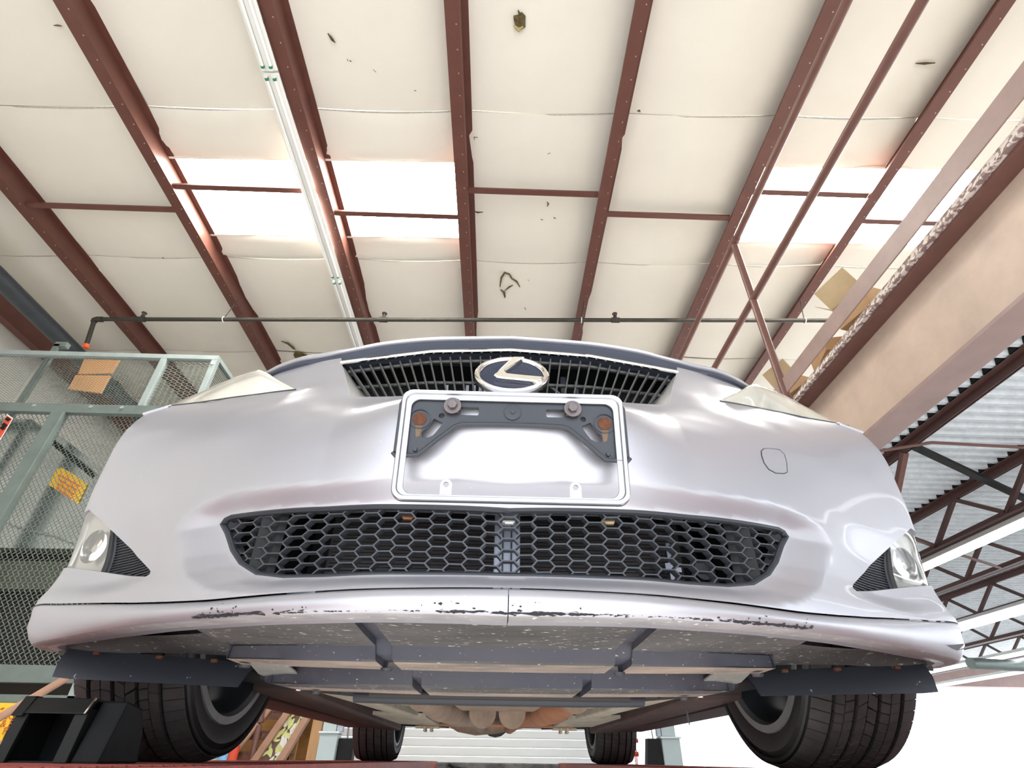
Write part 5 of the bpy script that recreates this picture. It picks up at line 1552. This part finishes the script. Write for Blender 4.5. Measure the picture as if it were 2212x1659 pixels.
# ------------------------------------------------------------------ caged goods conveyor on the left
YC = 3.0
t = thing('conveyor_cage', 'grey-green steel mesh cage of a goods conveyor at the left', 'cage', (-4.4, 3.6, FLOOR_Z))
XL, XRc = -6.3, -3.03
def rail(nm, x0, x1, z0, z1, m=M_CAGELIGHT, y=YC, d=.06): return obj(nm, MB().box((x0, y, z0), (x1, y + d, z1)), m, t, bevel=.004)
rail('top_rail', XL, XRc, 3.43, 3.485)
mr = rail('mid_rail', XL, XRc, 2.735, 2.835, M_CAGE)
rail('lower_rail', XL, XRc, .435, .55, M_CAGE)
rail('base_rail', XL, XRc, .30, .36, M_CAGE)
rail('corner_post', XRc - .06, XRc, FLOOR_Z, 3.43)
rail('panel_stile', -3.62, -3.555, 2.835, 3.43)
rail('front_post', -4.39, -4.27, FLOOR_Z, 2.735, M_CAGE, YC - .02, .08)
rail('kick_panel', XL, XRc, FLOOR_Z, -.10, M_CAGE)
obj('side_rail', MB().box((XRc - .05, YC + .06, 3.44), (XRc, 4.6, 3.485)).box((XRc - .05, YC + .06, 2.74), (XRc, 4.6, 2.83)).box((XRc - .05, 4.55, FLOOR_Z), (XRc, 4.6, 3.485)), M_CAGELIGHT, t)
obj('slotted_strut', MB().box((-4.905, YC + .10, .4), (-4.845, YC + .13, 3.66)).box((-4.905, YC + .10, 3.63), (-4.78, YC + .16, 3.69)), M_CAGE, t)
for x in (-4.6, -4.05, -3.75, -3.3):
    obj('bolt_head', MB().tube([(x, YC, 2.80), (x, YC - .014, 2.80)], .016, 6), M_CAGELIGHT, t)
obj('bolt_head', MB().tube([(XRc - .03, YC, 3.38), (XRc - .03, YC - .014, 3.38)], .018, 6), M_WHITEINK, t)
def expanded(nm, x0, x1, z0, z1, y, cw, chh, w, th):
    m = MB()
    nx, nz = int((x1 - x0) / cw), int((z1 - z0) / chh)
    hw = w / 2
    for j in range(nz):
        zc = z0 + (j + .5) * (z1 - z0) / nz
        for sgn in (-1, 1):
            # one zig-zag strand bounding the cell row below / above
            top, botm = [], []
            N = nx * 2
            for i in range(N + 1):
                x = x0 + (x1 - x0) * i / N
                zz = zc + sgn * (.5 * (z1 - z0) / nz) * (1 if i % 2 else 0)
                top.append((x, y + (th if i % 2 else 0), zz + hw)); botm.append((x, y + (th if i % 2 else 0), zz - hw))
            m.grid([botm, top])
    return obj(nm, m, M_MESH, t, fix=False, kind='stuff')
expanded('mesh_panel', XL, -4.86, 2.835, 3.43, YC + .03, .036, .022, .0045, .006)
expanded('mesh_panel', -4.85, -3.62, 2.835, 3.43, YC + .03, .036, .022, .0045, .006)
expanded('mesh_panel', -3.555, -3.09, 2.835, 3.43, YC + .03, .058, .034, .009, .008)
expanded('mesh_panel', XL, -4.39, .55, 2.735, YC + .03, .042, .046, .009, .008)
expanded('mesh_panel', -4.27, -3.09, .55, 2.735, YC + .03, .042, .046, .009, .008)
ms = MB()
for j in range(24):
    ms.box((XRc - .03, YC + .06, 2.85 + j * .025), (XRc - .024, 4.55, 2.858 + j * .025))
obj('side_mesh', ms, M_MESH, t, kind='stuff')
obj('back_panel', MB().box((XL, YC + .60, FLOOR_Z), (XRc - .06, YC + .62, 1.62)), mat('dark_brown_lining', (.022, .017, .013), .7, var=.5, vscale=3), t)
obj('inner_beam', MB().box((XL, YC + .40, 1.18), (XRc - .06, YC + .50, 1.42)), mat('olive_beam', (.11, .12, .085), .5), t)
# ductwork inside the cage
dt = thing('air_duct', 'galvanised sheet metal duct slanting inside the mesh cage', 'duct', (-4.1, 3.45, 1.4))
yd = YC + .22
poly = [at(0, 905, yd), at(70, 905, yd), at(222, 1035, yd), at(160, 1186, yd), at(0, 1186, yd)]
poly = [Vector((-5.6, yd, poly[0].z))] + poly[1:4] + [Vector((-5.6, yd, poly[4].z))]
obj('duct_body', MB().prism(poly, (0, .16, 0)), M_DUCT, dt, bevel=.01)
obj('duct_slot', MB().prism([at(112, 945, yd - .006), at(205, 1022, yd - .006), at(200, 1034, yd - .006), at(104, 955, yd - .006)], (0, .004, 0)), M_BLACKGAP, dt)
obj('duct_flange', MB().prism([at(118, 932, yd - .02), at(220, 1010, yd - .02), at(214, 1022, yd - .02), at(112, 945, yd - .02)], (0, .02, 0)), M_DUCT, dt)
ds = obj('duct_label', MB().prism([at(122, 1013, yd - .012), at(136, 1011, yd - .012), at(155, 1022, yd - .012), at(189, 1046, yd - .012), at(168, 1088, yd - .012), at(105, 1047, yd - .012)], (0, .004, 0)), M_YELLOW, dt, label='yellow label with orange print seen through the mesh')
for k in range(4):
    a, b = at(128 + k * 2 - 4 * k, 1026 + 9 * k, yd - .015), at(172 - 6 * k, 1050 + 9 * k, yd - .015)
    obj('label_print', MB().beam(a, b, .004, .012), M_ORANGE, ds)
ch_ = [at(5, 1126, yd - .04), at(40, 1140, yd - .04), at(60, 1146, yd - .04), at(100, 1152, yd - .04), at(150, 1170, yd - .04)]
links = MB()
for a, b in zip(ch_[:-1], ch_[1:]):
    nn = max(2, int((b - a).length / .03))
    for k in range(nn):
        p, q = a.lerp(b, k / nn), a.lerp(b, (k + .9) / nn)
        links.tube([p, p.lerp(q, .5) + Vector((0, 0, .006 * (-1) ** k)), q], .007, 6)
tag(obj('chain', links, M_DUCT, smooth=True), 'bright steel chain drooping across the duct in the cage', 'chain')
for pts, lab in (([(183, 772), (262, 770), (240, 806), (168, 808)], 'orange-brown panel, upper of two, behind the cage mesh'), ([(163, 810), (238, 811), (217, 849), (147, 840)], 'orange-brown panel, lower of two, behind the cage mesh')):
    o = obj('wood_panel', MB().prism([at(a, b, YC + .5) for a, b in pts], (0, .02, 0)), mat('orange_board', (.62, .32, .13), .5, var=.12, vscale=6))
    tag(o, lab, 'panel')
# red sticker on the cage
o = thing('danger_sticker', 'red warning sticker with white border on the cage mesh', 'sticker', at(10, 925, YC - .01))
qd = [at(-8, 936, YC - .012), at(16, 895, YC - .012), at(28, 903, YC - .012), at(0, 950, YC - .012)]
obj('sticker_base', MB().prism(qd, (0, .004, 0)), M_WHITEINK, o)
c = sum(qd, Vector()) / 4
obj('sticker_face', MB().prism([c + (q - c) * .9 + Vector((0, -.002, 0)) for q in qd], (0, .002, 0)), M_REDSIGN, o)
for a, b in (((13, 903), (20, 908)), ((6, 915), (13, 921)), ((2, 922), (9, 927))):
    obj('sticker_glyph', MB().beam(at(*a, YC - .018), at(*b, YC - .018), .004, .03), M_BLACKSTEEL, o)

# yellow notice on the conveyor frame
t = thing('warning_notice', 'yellow notice with red-brown capitals left of the black wheel stop', 'sign', (-3.5, YC - .02, 0))
ys_ = YC - .03
nl, nr = -3.86, -3.385
obj('notice_board', MB().box((nl, ys_, -.03), (nr, ys_ + .01, .305)), M_YELLOW, t)
def text(body, x, z, size, parent, m, right=False):
    cu = bpy.data.curves.new('lettering', 'FONT')
    cu.body = body
    cu.size = size
    cu.extrude = .001
    cu.align_x = 'RIGHT' if right else 'LEFT'
    o = bpy.data.objects.new('lettering', cu)
    COL.objects.link(o)
    o.rotation_euler = (math.pi / 2, 0, 0)
    o.location = (x, ys_ - .002, z)
    dg = bpy.context.evaluated_depsgraph_get()
    me = bpy.data.meshes.new_from_object(o.evaluated_get(dg))
    mw = o.matrix_basis.copy()
    bpy.data.objects.remove(o, do_unlink=True)
    me.transform(mw)
    me.materials.clear(); me.materials.append(m)
    o = bpy.data.objects.new('lettering', me)
    COL.objects.link(o)
    setp(o, parent)
    return o
p0 = at(24, 1545, ys_)
text('L CONV', at(-2, 1554, ys_).x - .035, at(24, 1554, ys_).z, .062, t, M_LETTER)
text('& STRICTL', at(2, 1570, ys_).x - .01, at(24, 1571, ys_).z, .062, t, M_LETTER)
text('L PERSO', at(0, 1588, ys_).x - .04, at(24, 1587, ys_).z, .062, t, M_LETTER)
obj('underline', MB().box((at(10, 1573, ys_).x, ys_ - .002, at(24, 1573, ys_).z - .004), (nr - .02, ys_, at(24, 1573, ys_).z - .001)), M_LETTER, t)
for zz in (.262, .012):
    for k in range(11):
        obj('border_dash', MB().prism([(nl + .03 + k * .042, ys_ - .002, zz), (nl + .05 + k * .042, ys_ - .002, zz), (nl + .06 + k * .042, ys_ - .002, zz + .014), (nl + .04 + k * .042, ys_ - .002, zz + .014)], (0, .002, 0)), M_LETTER, t)

# tan handrail crossing in front of the cage
a, b = at(-30, 1567, 2.4), at(135, 1470, 2.4)
o = obj('handrail', MB().tube([a + (a - b) * .8, b + (b - a) * 1.2], .024, 14), M_COPPER, smooth=True)
tag(o, 'tan tubular handrail slanting up left of the front tyre', 'handrail')
a, b = at(-20, 1625, 2.4), at(14, 1600, 2.4)
o = obj('handrail', MB().tube([a + (a - b) * 1.5, b + (b - a) * .6], .020, 12), M_COPPER, smooth=True)
tag(o, 'pale lower handrail end beside the yellow notice', 'handrail')

# ------------------------------------------------------------------ stairs seen between the left wheels
YS = 6.0
Z7 = lambda zx, zy, y=YS: at(480 + zx / 7.373, 1480 + zy / 7.373, y)
st = thing('stairs', 'tan steel stairs with tread plates between the left wheels', 'stairs', (-2.6, 6.2, FLOOR_Z))
for k in range(-4, 4):
    z = .235 + k * .205
    x0 = -2.93 + k * .105
    obj('tread', MB().box((x0, YS + .05, z), (x0 + .48, YS + .85, z + .02)).box((x0, YS + .05, z - .06), (x0 + .48, YS + .07, z)).box((x0, YS + .04, z + .018), (x0 + .48, YS + .06, z + .034)), M_TREAD, st)
def slanted(nm, a, b, w, d, m, ext0=0.0, ext1=0.0):
    v = b - a
    return obj(nm, MB().beam(a - v * ext0, b + v * ext1, d, w, Vector((0, 1, 0)).cross(v.normalized())), m, st, bevel=.006)
slanted('stringer_flange', Z7(540, 1180), Z7(1135, 320), .075, .10, M_COPPER, 1.2, .5)
slanted('stringer_flange', Z7(945, 1180), Z7(1420, 400), .075, .10, M_COPPER, 1.2, .5)
slanted('stringer_web', Z7(735, 1180, YS + .03), Z7(1280, 360, YS + .03), .27, .02, mat('brown_web', (.15, .08, .065), .5), 1.2, .5)
obj('handrail', MB().tube([Z7(-200, 1580), Z7(100, 1200), Z7(575, 600)], .036, 14), M_COPPER, st, smooth=True)
obj('handrail', MB().tube([Z7(620, 560, YS + .04), Z7(850, 255, YS + .04), Z7(1100, -80, YS + .04)], .034, 14), M_COPPER, st, smooth=True)
obj('newel_post', MB().tube([Z7(650, 150), Z7(600, 600)], .042, 14), M_BROWN, st, smooth=True)
obj('newel_post', MB().tube([Z7(585, 640), Z7(470, 1190), Z7(400, 1560)], .036, 14), M_BROWN, st, smooth=True)
obj('landing_edge', MB().box((-2.83, YS - .02, .56), (-2.28, YS + .6, .66)), M_RED, st)
rs = random.Random(5)
for k in range(34):   # torn strips of tape stuck to the stair web
    tt, cc = rs.uniform(.02, .98), rs.uniform(-.095, .095)
    a, b = Z7(735, 1180, YS + .016), Z7(1280, 360, YS + .016)
    v = (b - a).normalized(); w = Vector((0, 1, 0)).cross(v)
    c = a + (b - a) * tt + w * cc
    L, W_ = rs.uniform(.03, .075), rs.uniform(.012, .03)
    an = rs.gauss(0, .5)
    d1 = v * math.cos(an) + w * math.sin(an); d2 = w * math.cos(an) - v * math.sin(an)
    obj('tape_scrap', MB().prism([c - d1 * L + d2 * W_ * .4, c - d1 * L * .3 - d2 * W_, c + d1 * L * .8 - d2 * W_ * .6, c + d1 * L, c + d1 * L * .2 + d2 * W_, c - d1 * L * .6 + d2 * W_ * .8], (0, -.004 - .004 * rs.random(), 0)), M_SCRAP if k % 4 else M_WHITEINK, st)
o = obj('plywood_wall', MB().box((-3.4, YS + .95, FLOOR_Z), (-2.05, YS + .97, 1.2)), M_PLY)
tag(o, 'orange-brown plywood sheet behind the stairs', 'panel')
for xw, lab, wd in ((-2.10, 'pine timber post right of the stairs', .11), (-2.79 + .2, 'pine timber stud behind the stair treads', .07)):
    yy = YS if xw > -2.3 else YS + .90
    o = obj('timber_post', MB().box((xw - wd / 2, yy, FLOOR_Z), (xw + wd / 2, yy + .05, 1.2)), M_WOOD, bevel=.004)
    tag(o, lab, 'post')
for q, r_0, col, lab in ((Z7(170, 1020, YS - .1), .07, M_REDSIGN, 'red round container low behind the left front tyre'), (Z7(20, 1090, YS - .32), .05, mat('blue_plastic', (.2, .45, .75), .4), 'blue container low behind the left front tyre')):
    o = obj('container', MB().tube([(q.x, q.y, FLOOR_Z), (q.x, q.y, q.z + .02), (q.x, q.y, q.z + .05), (q.x, q.y, q.z + .06)], [r_0, r_0, r_0 * .8, r_0 * .3], 18), col, smooth=True)
    tag(o, lab, 'container')
